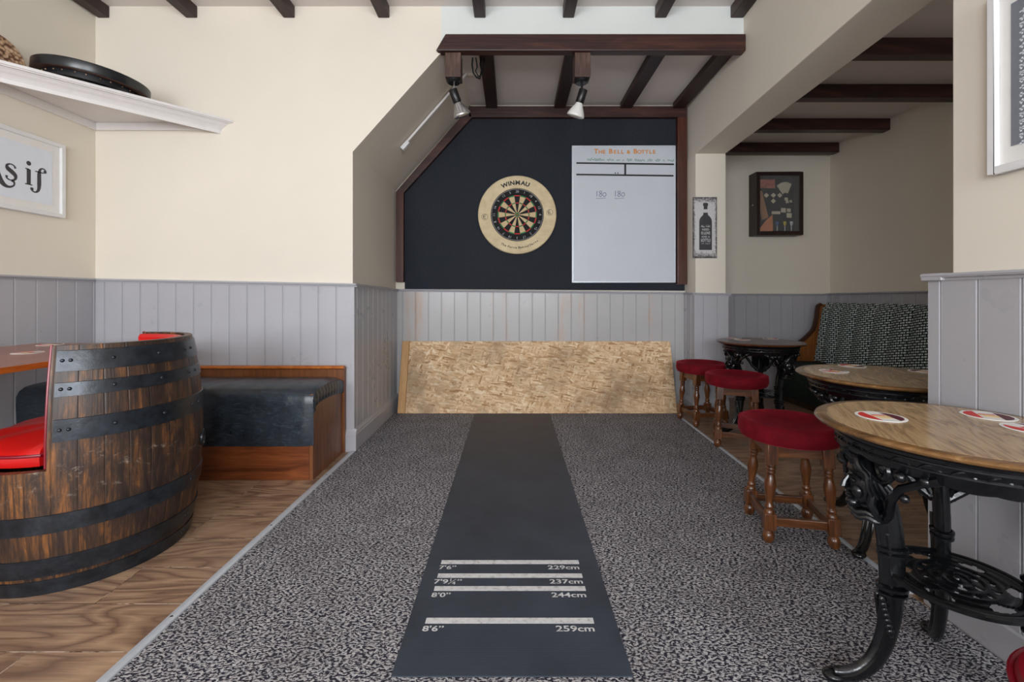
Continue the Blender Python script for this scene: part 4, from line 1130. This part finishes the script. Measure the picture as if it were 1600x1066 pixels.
# ------------------------------------------------------------------ table at the left edge
lt = thing('wooden_table', 'red-brown table with orange edge at the left, behind the barrel seat', 'table', (-2.18, 1.80, 0))
MB().box(-2.556, -1.806, 1.10, 2.445, 0.7075, 0.7295).build('tabletop', M['tablered'], lt, bevel=0.002)
g = MB()
for b_ in ((-1.806, -1.800, 1.10, 2.445), (-2.562, -2.556, 1.10, 2.445), (-2.562, -1.800, 1.094, 1.10), (-2.562, -1.800, 2.445, 2.451)): g.box(b_[0], b_[1], b_[2], b_[3], 0.7065, 0.729)
g.build('edge_band', M['tableedge'], lt, bevel=0.001)
MB().lathe([(0, 0), (0.15, 0), (0.15, 0.012), (0.05, 0.03), (0.035, 0.06), (0.035, 0.66), (0.12, 0.69), (0.12, 0.7065), (0, 0.7065)], 32, T(-2.18, 1.62, 0)).build('pedestal', M['iron'], lt)

# ------------------------------------------------------------------ barrel seat
BC = (-1.65, 1.79)
br = thing('barrel_chair', 'tub seat cut from an oak barrel with black hoops and red cushion', 'chair', (BC[0], BC[1], 0))
def rad(z): return 0.361 - 0.050 * ((z - 0.43) / 0.43) ** 2
A0, A1 = R(-65), R(98)                # the tall back of the tub
def shell(a0, a1, z0, z1, seg_, nz, t=0.026):
    prof = [(rad(z0 + (z1 - z0) * k / nz), z0 + (z1 - z0) * k / nz) for k in range(nz + 1)]
    prof += [(r - t, z) for r, z in prof[::-1]]
    return prof
g = MB()
g.lathe(shell(0, 0, 0.0, 0.418, 96, 10), 96, None, 0, True, close=True)
g.lathe(shell(0, 0, 0.418, 0.818, 60, 10), 60, None, 0, True, a0=A0, a1=A1, close=True)
g.build('stave_shell', M['barrel'], br, recentre=False)
def hoop(z0, z1, a0=None, a1=None, mat='hoop'):
    pr = [(rad(z0) + .0005, z0), (rad(z0) + 0.0042, z0 + .001), (rad((z0 + z1) / 2) + 0.0042, (z0 + z1) / 2), (rad(z1) + 0.0042, z1 - .001), (rad(z1) + .0005, z1)]
    m_ = MB().lathe(pr, 90, None, 0, True, a0=a0 if a0 is not None else 0.0, a1=a1, close=True)
    h = m_.build('hoop', M[mat], br, recentre=False)
    zc = (z0 + z1) / 2
    angs = [A0 + R(5.0), A0 + R(8.5), R(-38), R(-14), R(8), R(16)] if a0 is not None else [R(8), R(12)]
    for a in angs:
        rr_ = rad(zc) + 0.004
        Mr = T(rr_ * math.cos(a), rr_ * math.sin(a), zc + 0.002) @ RZ(a) @ RY(PI / 2)
        MB().lathe([(0.0062, 0.0), (0.0058, 0.002), (0.004, 0.0038), (0.0, 0.0045)], 10, Mr).build('rivet', M['hoop'], h, recentre=False)
    return h
for z0, z1 in ((0.733, 0.802), (0.652, 0.698), (0.508, 0.580)): hoop(z0, z1, A0 + R(2.5), A1 - R(2))
for z0, z1 in ((0.212, 0.274), (0.064, 0.128), (0.0, 0.052)): hoop(z0, z1)
# red lining of the back, rolled over the top edge
pr = [(rad(0.43) - 0.027, 0.43), (rad(0.6) - 0.027, 0.6), (rad(0.8) - 0.0268, 0.800), (rad(.818) - 0.034, 0.8115), (rad(.818) - 0.050, 0.811), (rad(.818) - 0.062, 0.798), (rad(0.6) - 0.066, 0.6), (rad(0.43) - 0.060, 0.43)]
MB().lathe(pr, 60, None, 0, True, a0=A0 + R(1), a1=A1 - R(1), close=True).build('back_pad', M['redvinyl'], br, recentre=False)
for a in (A0 - R(0.8), A1 + R(0.8)):
    pts = [((rad(z) - .008) * math.cos(a), (rad(z) - .008) * math.sin(a), z) for z in [0.425 + 0.395 * k / 12 for k in range(13)]]
    MB().tube(pts, 0.0045, 8).build('edge_piping', M['maroonvinyl'], br, recentre=False)
cu = MB()
pr = [(0.0, 0.422), (0.265, 0.422), (0.268, 0.440), (0.267, 0.455), (0.262, 0.468), (0.245, 0.480), (0.20, 0.492), (0.12, 0.502), (0.0, 0.505)]
cu.lathe(pr, 72, T(-0.008, 0, 0), 0, True)
for v in cu.v:       # widen the open side of the cushion to the edge of the barrel, with soft puckers
    a = math.atan2(v.y, v.x); r_ = math.hypot(v.x, v.y)
    if r_ > 0.2 and not (A0 - R(2) < a < A1 + R(2)):
        v.x *= 1.18; v.y *= 1.18
        v.z += 0.006 * math.sin(a * 9) * (1 if v.z > 0.43 else 0)
cus = cu.build('seat_cushion', M['redvinyl'], br, recentre=False)
pts = []
for k in range(72):
    a = 2 * PI * k / 72; rr_ = 0.2685
    if not (A0 - R(2) < a - (2 * PI if a > PI else 0) < A1 + R(2)): rr_ *= 1.175
    pts.append((rr_ * math.cos(a) - 0.008, rr_ * math.sin(a), 0.458))
MB().tube(pts, 0.0055, 8, closed=True).build('cushion_piping', M['maroonvinyl'], cus, recentre=False)
a = R(26); Mr = T((rad(0.38) - .001) * math.cos(a), (rad(0.38) - .001) * math.sin(a), 0.38) @ RZ(a) @ RY(PI / 2)
bh = MB().lathe([(0.022, 0.0), (0.036, 0.0), (0.036, 0.006), (0.031, 0.009), (0.025, 0.007), (0.022, 0.0)], 28, Mr).lathe([(0, 0.002), (0.024, 0.002)], 20, Mr, mat=1)
bh.build('bung_hole', [M['hoop'], M['blackplastic']], br, recentre=False)

# ------------------------------------------------------------------ settle along the right wall of the far room
stl = thing('settle', 'wall settle with woven grey-green channelled back and dark seat', 'settle', (2.8, 3.2, 0))
Y0s, Y1s = 1.9, 4.30
ep = [(2.63, 0.0), (2.625, 0.305), (2.645, 0.45), (2.69, 0.528), (2.75, 0.565), (2.80, 0.607), (2.845, 0.655), (2.867, 0.704), (2.885, 0.78), (2.89, 0.843), (2.90, 0.892), (2.925, 0.905), (3.07, 0.905), (3.07, 0.0)]
e1 = MB().prism(ep, Y1s, Y1s + 0.03, 'y').build('end_panel', M['settlewood'], stl, bevel=0.003)
pts = [(u, Y1s + 0.012, v) for u, v in ep[1:12]]
MB().tube(pts, 0.017, 10, flat=1.6).build('arm_moulding', M['settledark'], e1)
g = MB(); vs = []; ny = 168; nz = 10
for i in range(ny + 1):
    y = Y0s + (Y1s - 0.002 - Y0s) * i / ny
    ph = ((y - Y0s) / 0.18) % 1.0
    bul = 0.030 * (abs(math.sin(PI * ph)) ** 0.6)
    for k in range(nz + 1):
        t_ = k / nz; z = 0.372 + 0.543 * t_
        x = 2.880 + 0.085 * t_ - bul * (1 - 0.5 * max(0, t_ - 0.85) / 0.15)
        if k == nz: x += 0.03; z -= 0.0
        vs.append((x, y, z + (0.008 * bul / 0.030 if k >= nz - 1 else 0)))
    vs.append((3.07, y, 0.915)); vs.append((3.07, y, 0.372))
m = nz + 3
g.add(vs, [(i * m + k, (i + 1) * m + k, (i + 1) * m + (k + 1) % m, i * m + (k + 1) % m) for i in range(ny) for k in range(m)], 0, True)
g.add([vs[k] for k in range(m)], [tuple(range(m))]); g.add([vs[ny * m + k] for k in range(m)], [tuple(range(m))])
g.build('backrest', M['tweed'], stl)
prf = [(2.868, 0.06), (2.53, 0.06), (2.515, 0.10), (2.512, 0.30), (2.522, 0.345), (2.55, 0.368), (2.60, 0.376), (2.868, 0.366)]
g = MB(); g.prism(prf, Y0s, Y1s - .002, 'y', smooth=True); g.build('seat', M['greenvelvet'], stl)
MB().box(2.56, 3.06, Y0s, Y1s - .002, 0.0, 0.06).build('plinth', M['settledark'], stl)

# ------------------------------------------------------------------ pub tables with cast iron legs
TR, TZ = 0.287, 0.66
def leg_mesh():
    g = MB()
    path = [(0.215, 0.600), (0.198, 0.560), (0.172, 0.510), (0.150, 0.450), (0.139, 0.390), (0.134, 0.320), (0.133, 0.250), (0.138, 0.180), (0.150, 0.120), (0.172, 0.070), (0.205, 0.034), (0.240, 0.0205), (0.262, 0.0185)]
    P = []; W = []
    for i in range(len(path) - 1):
        for k in range(4):
            t = k / 4; p0, p1, p2, p3 = [Vector(path[min(max(i + q, 0), len(path) - 1)]) for q in (-1, 0, 1, 2)]
            P.append(0.5 * ((2 * p1) + (p2 - p0) * t + (2 * p0 - 5 * p1 + 4 * p2 - p3) * t * t + (3 * p1 - p0 - 3 * p2 + p3) * t ** 3))
            u = (i + t) / (len(path) - 1)
            W.append(0.028 - 0.009 * u + 0.004 * math.sin(PI * min(1, u * 1.6)))
    P.append(Vector(path[-1])); W.append(0.017)
    g.tube([(p.x, 0, p.y) for p in P], W, 12, 0, up=(1, 0, 0), flat=0.62)
    g.tube([(p.x + w_ * 0.9, 0, p.y) for p, w_ in list(zip(P, W))[14:]], 0.006, 8)                         # ridge down the front
    for s_ in (-1, 1):
        g.tube([(p.x + w_ * 0.45, s_ * w_ * 0.60, p.y) for p, w_ in list(zip(P, W))[16:-1]], 0.0045, 6)   # beaded edges
    for z, r in ((0.352, 0.006), (0.338, 0.005), (0.255, 0.007), (0.240, 0.005)):                          # collars
        g.tube([(0.1345 + 0.028 * math.cos(a), 0.020 * math.sin(a), z) for a in [2 * PI * k / 20 for k in range(20)]], r, 6, closed=True)
    # acanthus leaves on the shank
    for k in range(7):
        z = 0.225 - k * 0.012
        for s_ in (-1, 1):
            g.ball((0.160 - 0.002 * k, s_ * (0.010 + 0.0015 * k), z), (0.009, 0.006, 0.012), 0, None, 8, 6)
    g.ball((0.262, 0, 0.014), (0.026, 0.022, 0.0135), 0, None, 14, 8)
    # scrolling brackets rising either side to the apron
    for s_ in (-1, 1):
        sp = []
        for k in range(30):
            u = k / 29; a = -0.5 + u * 4.3 * PI / 2; r = 0.030 * (1 - 0.8 * u)
            sp.append((0.196, s_ * (0.092 + r * math.cos(a + 2.4)), 0.575 + r * math.sin(a + 2.4)))
        g.tube([(0.150, s_ * 0.015, 0.440), (0.160, s_ * 0.030, 0.470), (0.176, s_ * 0.046, 0.515), (0.188, s_ * 0.058, 0.548)] + sp, 0.0085, 8)
        g.tube([(0.160, s_ * 0.012, 0.425), (0.166, s_ * 0.050, 0.455), (0.178, s_ * 0.085, 0.505), (0.180, s_ * 0.125, 0.545), (0.165, s_ * 0.165, 0.572), (0.145, s_ * 0.190, 0.590)], [0.012, 0.011, 0.010, 0.009, 0.009, 0.010], 8)
        g.tube([(0.205, s_ * 0.02, 0.595), (0.200, s_ * 0.05, 0.545), (0.190, s_ * 0.075, 0.535), (0.182, s_ * 0.10, 0.560)], [0.008, 0.007, 0.007, 0.006], 8)
        for q in ((0.196, 0.092, 0.575, 0.012), (0.170, 0.118, 0.52, 0.010), (0.172, 0.062, 0.470, 0.009), (0.160, 0.172, 0.58, 0.012), (0.19, 0.14, 0.575, 0.012)):
            g.ball((q[0], s_ * q[1], q[2]), (q[3], q[3], q[3]), 0, None, 10, 6)
    g.box(0.165, 0.225, -0.06, 0.06, 0.598, 0.618)
    return g
def mask_mesh():
    # a cast woman's head: oval face, brow, nose, lips, chin, wavy parted hair and a ruffled collar
    g = MB(); cx = 0.192; cz = 0.508
    g.ball((cx, 0, cz), (0.040, 0.041, 0.060), 0, None, 22, 16)
    g.ball((cx - 0.010, 0, cz + 0.030), (0.046, 0.052, 0.044), 0, None, 20, 14)
    g.tube([(cx + .036, 0, cz + 0.016), (cx + .045, 0, cz + 0.002), (cx + .049, 0, cz - 0.010), (cx + .040, 0, cz - 0.013)], [0.004, 0.006, 0.0085, 0.005], 8)
    g.ball((cx + .0375, 0, cz - 0.026), (0.007, 0.014, 0.0045), 0, None, 10, 6); g.ball((cx + .036, 0, cz - 0.034), (0.007, 0.012, 0.005), 0, None, 10, 6)
    g.ball((cx + .028, 0, cz - 0.050), (0.015, 0.016, 0.013), 0, None, 12, 8)
    for s_ in (-1, 1):
        g.tube([(cx + .038, s_ * 0.007, cz + 0.021), (cx + .036, s_ * 0.020, cz + 0.025), (cx + .025, s_ * 0.033, cz + 0.017)], 0.0042, 6)
        g.ball((cx + .033, s_ * 0.017, cz + 0.010), (0.007, 0.0085, 0.005), 0, None, 10, 6)
        g.ball((cx + .026, s_ * 0.023, cz - 0.014), (0.014, 0.014, 0.017), 0, None, 10, 8)
        for j in range(6):                        # waves of hair swept back from the parting
            q = j / 5; pts = []; rd = []
            for k in range(12):
                u = k / 11
                al = 0.15 + q * 0.95
                yy = s_ * (0.006 + 0.050 * math.sin(u * 1.6)); zz = cz + 0.075 - 0.020 * q - 0.085 * u * u - 0.004 * math.sin(u * 14 + j)
                xx = cx + 0.034 - 0.048 * q - 0.022 * u * u + 0.004 * math.cos(u * 14 + j)
                pts.append((xx, yy, zz)); rd.append(0.0085 - 0.004 * u)
            g.tube(pts, rd, 7)
        g.tube([(cx + 0.004, s_ * 0.045, cz - 0.005), (cx + 0.010, s_ * 0.047, cz - 0.035), (cx - 0.002, s_ * 0.043, cz - 0.060), (cx - 0.018, s_ * 0.030, cz - 0.085)], [0.008, 0.010, 0.008, 0.006], 8)
    for r_, z_ in ((0.040, -0.066), (0.034, -0.080)):
        g.tube([(cx - 0.028 + (r_ + .018) * math.cos(a), r_ * math.sin(a), cz + z_ + 0.003 * math.cos(8 * a)) for a in [-1.3 + 2.6 * k / 16 for k in range(17)]], 0.007, 8)
    return g
def shelf_mesh():
    g = MB(); rs = [0.0] ; NA = 180
    radii = [0.004 + (0.132 - 0.004) * k / 34 for k in range(35)]
    def hole(r, a):
        six = (a / (PI / 3)) % 1.0 - 0.5
        if 0.083 < r < 0.119:       # six large petal openings around the rim
            u = (r - 0.101) / 0.018
            return abs(six) < 0.30 * (1 - u * u) ** 0.5 * (0.65 + 0.35 * (r - 0.083) / 0.036) and abs(six) > 0.0
        if 0.058 < r < 0.074:
            s12 = (a / (PI / 6)) % 1.0 - 0.5; u = (r - 0.066) / 0.008
            return abs(s12) < 0.24 * (max(0, 1 - u * u)) ** 0.5
        if 0.026 < r < 0.050:
            s6 = ((a + PI / 6) / (PI / 3)) % 1.0 - 0.5; u = (r - 0.038) / 0.012
            return abs(s6) < 0.22 * (max(0, 1 - u * u)) ** 0.5
        return False
    vs = [(r * math.cos(2 * PI * j / NA), r * math.sin(2 * PI * j / NA), 0.29 + 0.0015 * math.sin(r * 260)) for r in radii for j in range(NA)]
    fs = []
    for i in range(len(radii) - 1):
        for j in range(NA):
            if not hole((radii[i] + radii[i + 1]) / 2, 2 * PI * (j + 0.5) / NA):
                fs.append((i * NA + j, i * NA + (j + 1) % NA, (i + 1) * NA + (j + 1) % NA, (i + 1) * NA + j))
    fs.append(tuple(range(NA)))
    return g.add(vs, fs, 0, False)
def rim_mesh():
    g = MB().lathe([(0.130, 0.288), (0.130, 0.293), (0.134, 0.2965), (0.141, 0.297), (0.146, 0.293), (0.146, 0.285), (0.138, 0.282), (0.131, 0.284)], 96, close=True)
    for k in range(6):
        a = k * PI / 3 + PI / 6
        g.ball((0.0, 0, 0.2935), 0.008, 0, None, 10, 6)
    return g
def apron_mesh():
    g = MB(); NA = 144; vs = []
    for j in range(NA):
        a = 2 * PI * j / NA
        dip = 0.012 * (0.5 + 0.5 * math.cos(3 * a)) + 0.004 * abs(math.sin(9 * a))
        for r, z in ((0.246, 0.642), (0.250, 0.636), (0.244, 0.628), (0.236, 0.596 - dip), (0.226, 0.588 - dip), (0.216, 0.594 - dip), (0.214, 0.642)):
            vs.append((r * math.cos(a), r * math.sin(a), z))
    n = 7
    g.add(vs, [(j * n + k, ((j + 1) % NA) * n + k, ((j + 1) % NA) * n + (k + 1) % n, j * n + (k + 1) % n) for j in range(NA) for k in range(n)], 0, True)
    for z_, r_ in ((0.624, 0.2425), (0.606, 0.2385)):
        g.tube([(r_ * math.cos(2 * PI * k / 96), r_ * math.sin(2 * PI * k / 96), z_) for k in range(96)], 0.0035, 6, closed=True)
    for k in range(30):
        a = 2 * PI * k / 30
        g.tube([((0.240 + .002 * math.sin(q)) * math.cos(a + 0.075 * (q / 3 - 1)), (0.240 + .002 * math.sin(q)) * math.sin(a + 0.075 * (q / 3 - 1)), 0.609 + 0.010 * math.sin(q * PI / 6)) for q in range(7)], 0.003, 5)
    return g
def top_mesh():
    return MB().lathe([(0.0, TZ), (TR - 0.030, TZ), (TR - 0.0285, TZ - 0.0012), (TR - 0.027, TZ)], 128, None, 0, False)
def toprim_mesh():
    return MB().lathe([(TR - 0.027, TZ), (TR - 0.008, TZ - 0.0005), (TR - 0.002, TZ - 0.003), (TR, TZ - 0.006), (TR - 0.002, TZ - 0.010), (TR - 0.007, TZ - 0.013), (TR - 0.022, TZ - 0.018), (0.0, TZ - 0.018)], 128)
legM = leg_mesh(); maskM = mask_mesh()
def first_table(loc, angs, label):
    r = thing('pub_table', label, 'table', loc, 'round pub tables on cast iron legs')
    toprim_mesh().build('top_rim', M['oakrim'], r, recentre=False)
    top_mesh().build('tabletop', M['oak'], r, recentre=False)
    apron_mesh().build('apron', M['iron'], r, recentre=False)
    sh_ = shelf_mesh().build('lower_shelf', M['iron'], r, recentre=False, solid=0.006)
    rim_mesh().build('shelf_rim', M['iron'], sh_, recentre=False)
    l0 = legM.build('leg', M['iron'], r, recentre=False); l0.rotation_euler = (0, 0, R(angs[0]))
    maskM.build('face_mask', M['iron'], l0, recentre=False)
    for a in angs[1:]:
        c = copy_tree(l0, r); c.rotation_euler = (0, 0, R(a))
    return r
t1 = first_table((1.07, 1.094, 0.0086), (167, 58, -56), 'nearest round oak table on black cast iron legs, beside the grey near wall')
def next_table(loc, angs, label, sc_=1.0):
    r = copy_tree(t1, None, loc, 0.0, label)
    legs = [c for c in r.children if c.name.startswith('leg')]
    for l, a in zip(legs, angs): l.rotation_euler = (0, 0, R(a))
    return r
t2 = next_table((1.515, 1.855, 0.0109), (216, 95, -25), 'middle round oak table on iron legs, half hidden by the near wall')
t2.scale = (1.07, 1.07, 0.986)
t3 = next_table((1.77, 3.25, 0.0015), (175, -60, 60), 'far dark-topped round table on iron legs, between the stools and the settle')
for c in t3.children:
    if c.name.startswith(('tabletop', 'top_rim')):
        c.data = c.data.copy(); c.data.materials[0] = M['oakdark']

# ------------------------------------------------------------------ beer mats
def beer_mat(x, y, z, rz, label, grp):
    r = thing('beer_mat', label, 'beer mat', (x, y, z), grp, rz)
    MB().lathe([(0, 0), (0.054, 0), (0.0545, 0.0007), (0.054, 0.0014), (0, 0.0014)], 40).build('card', M['matwhite'], r, recentre=False)
    g = MB(); I = T(0, 0, 0.0016)
    g.disc(0.047, I, 0, 20, 0, R(115), R(245)); g.disc(0.047, I, 1, 20, 0, R(-65), R(65))
    g.box(-0.020, 0.020, -0.006, 0.003, 0.0016, 0.0018, 2); g.box(-0.016, 0.016, 0.008, 0.015, 0.0016, 0.0018, 0); g.box(-0.012, 0.018, -0.02, -0.012, 0.0016, 0.0018, 2)
    g.build('printed_design', [M['matred'], M['matmaroon'], M['matyellow']], r, recentre=False)
    return r
ZT = 0.6605
b0 = beer_mat(0.956, 1.180, ZT + .0087, R(-8), 'round red and white beer mat on the left of the nearest table', 'beer mats on the pub tables')
def bm_(x, y, z, rz, label, grp='beer mats on the pub tables'):
    return copy_tree(b0, None, (x, y, z), rz, label)
bm_(1.243, 1.188, ZT + .0087, R(-30), 'whole red and white beer mat on the right half of the nearest table')
bm_(1.224, 1.070, ZT + .0087, R(15), 'red and white beer mat cut by the picture edge on the nearest table')
bm_(1.373, 1.941, ZT + .002, R(40), 'beer mat on the middle table, nearer of its left pair')
bm_(1.557, 2.085, ZT + .002, R(-60), 'beer mat at the back of the middle table, farther of its left pair')
bm_(1.750, 1.930, ZT + .002, R(120), 'beer mat on the middle table half hidden by the grey near wall')
bm_(1.690, 3.470, ZT + .0016, R(10), 'beer mat at the back left of the far dark table')
bm_(1.690, 3.340, ZT + .0016, R(80), 'beer mat on the far dark table, in front of the back left one')
bm_(1.945, 3.420, ZT + .0016, R(160), 'beer mat on the right half of the far dark table')
bm_(-2.16, 2.030, 0.7297, R(-20), 'pale beer mat in the middle of the red-brown left table')
bm_(-2.40, 2.365, 0.7297, R(70), 'pale beer mat at the back of the red-brown left table, next to the barrel')

# ------------------------------------------------------------------ velvet stools
def stool(loc, rz, label):
    r = thing('velvet_stool', label, 'stool', loc, 'red velvet topped stools', rz)
    MB().lathe([(0.0, 0.386), (0.168, 0.386), (0.182, 0.392), (0.189, 0.408), (0.191, 0.428), (0.188, 0.446), (0.184, 0.454), (0.180, 0.458), (0.172, 0.4615), (0.160, 0.459), (0.145, 0.450), (0.11, 0.436), (0.06, 0.429), (0.0, 0.427)], 56).build('seat', M['velvet'], r, recentre=False)
    s_ = [c for c in r.children][0]
    MB().tube([(0.186 * math.cos(2 * PI * k / 56), 0.186 * math.sin(2 * PI * k / 56), 0.4535) for k in range(56)], 0.004, 6, closed=True).build('seat_piping', M['velvet'], s_, recentre=False)
    TB, BB = 0.098, 0.118
    def leg(sx, sy):
        g = MB()
        top = Vector((sx * TB, sy * TB, 0.386)); bot = Vector((sx * BB, sy * BB, 0.0))
        d = (bot - top).normalized()
        Mx = Matrix.Translation(top) @ d.to_track_quat('Z', 'Y').to_matrix().to_4x4()
        q = (-d).to_track_quat('Z', 'Y').to_matrix().to_4x4()
        Mb = Matrix.Translation(bot)
        sh_x = (TB - BB) / 0.386
        S_ = Matrix(((1, 0, sx * sh_x, sx * BB), (0, 1, sy * sh_x, sy * BB), (0, 0, 1, 0), (0, 0, 0, 1)))
        g.box(-0.020, 0.020, -0.020, 0.020, 0.305, 0.3855, 0, S_)
        g.lathe([(0.0165, 0.305), (0.019, 0.300), (0.0145, 0.294), (0.0190, 0.287), (0.0145, 0.281), (0.018, 0.274), (0.0140, 0.267), (0.0165, 0.255), (0.0215, 0.230), (0.0215, 0.218), (0.018, 0.195), (0.0140, 0.165), (0.0125, 0.150), (0.0175, 0.143), (0.0175, 0.137), (0.0135, 0.131), (0.019, 0.122), (0.019, 0.115)], 18, S_)
        g.box(-0.0215, 0.0215, -0.0215, 0.0215, 0.052, 0.115, 0, S_)
        g.lathe([(0.017, 0.052), (0.0145, 0.046), (0.021, 0.036), (0.0225, 0.024), (0.019, 0.008), (0.014, 0.0), (0.0, 0.0)], 18, S_)
        return g
    for sx in (-1, 1):
        for sy in (-1, 1): leg(sx, sy).build('leg', M['stoolwood'], r, recentre=False, bevel=0.002)
    for k in range(4):
        o = MB().box(-TB + .012, TB - .012, TB - 0.010, TB + 0.012, 0.335, 0.3855).build('seat_rail', M['railwood'], r, recentre=False, bevel=0.001); o.rotation_euler = (0, 0, k * PI / 2)
    b2 = 0.1138
    for k in range(4):
        o = MB().box(-b2 + .021, b2 - .021, b2 - 0.010, b2 + 0.010, 0.066, 0.098).build('stretcher', M['railwood'], r, recentre=False, bevel=0.002); o.rotation_euler = (0, 0, k * PI / 2)
    return r
s1 = stool((1.155, 1.90, 0.0072), R(-11), 'nearest red velvet stool, on the carpet by the nearest round table')
copy_tree(s1, None, (1.480, 3.005, 0.0108), R(-22), 'second red velvet stool, in front of the far dark table')
copy_tree(s1, None, (1.468, 3.515, 0.0108), R(8), 'furthest red velvet stool, right of the leaning strand board')
# red vinyl stool, only its seat edge in the corner
rs = thing('vinyl_stool', 'red vinyl stool seat cut off at the bottom right corner', 'stool', (0.845, 0.55, 0.0072))
MB().lathe([(0, 0.385), (0.15, 0.385), (0.160, 0.392), (0.164, 0.408), (0.163, 0.422), (0.156, 0.438), (0.13, 0.448), (0.0, 0.452)], 48).build('seat', M['maroonvinyl'], rs, recentre=False)
MB().tube([(0.1645 * math.cos(2 * PI * k / 48), 0.1645 * math.sin(2 * PI * k / 48), 0.425) for k in range(48)], 0.004, 6, closed=True).build('seat_piping', M['maroonvinyl'], rs, recentre=False)
for c in list(s1.children):
    if c.name.startswith(('leg', 'seat_rail', 'stretcher')): copy_tree(c, rs)
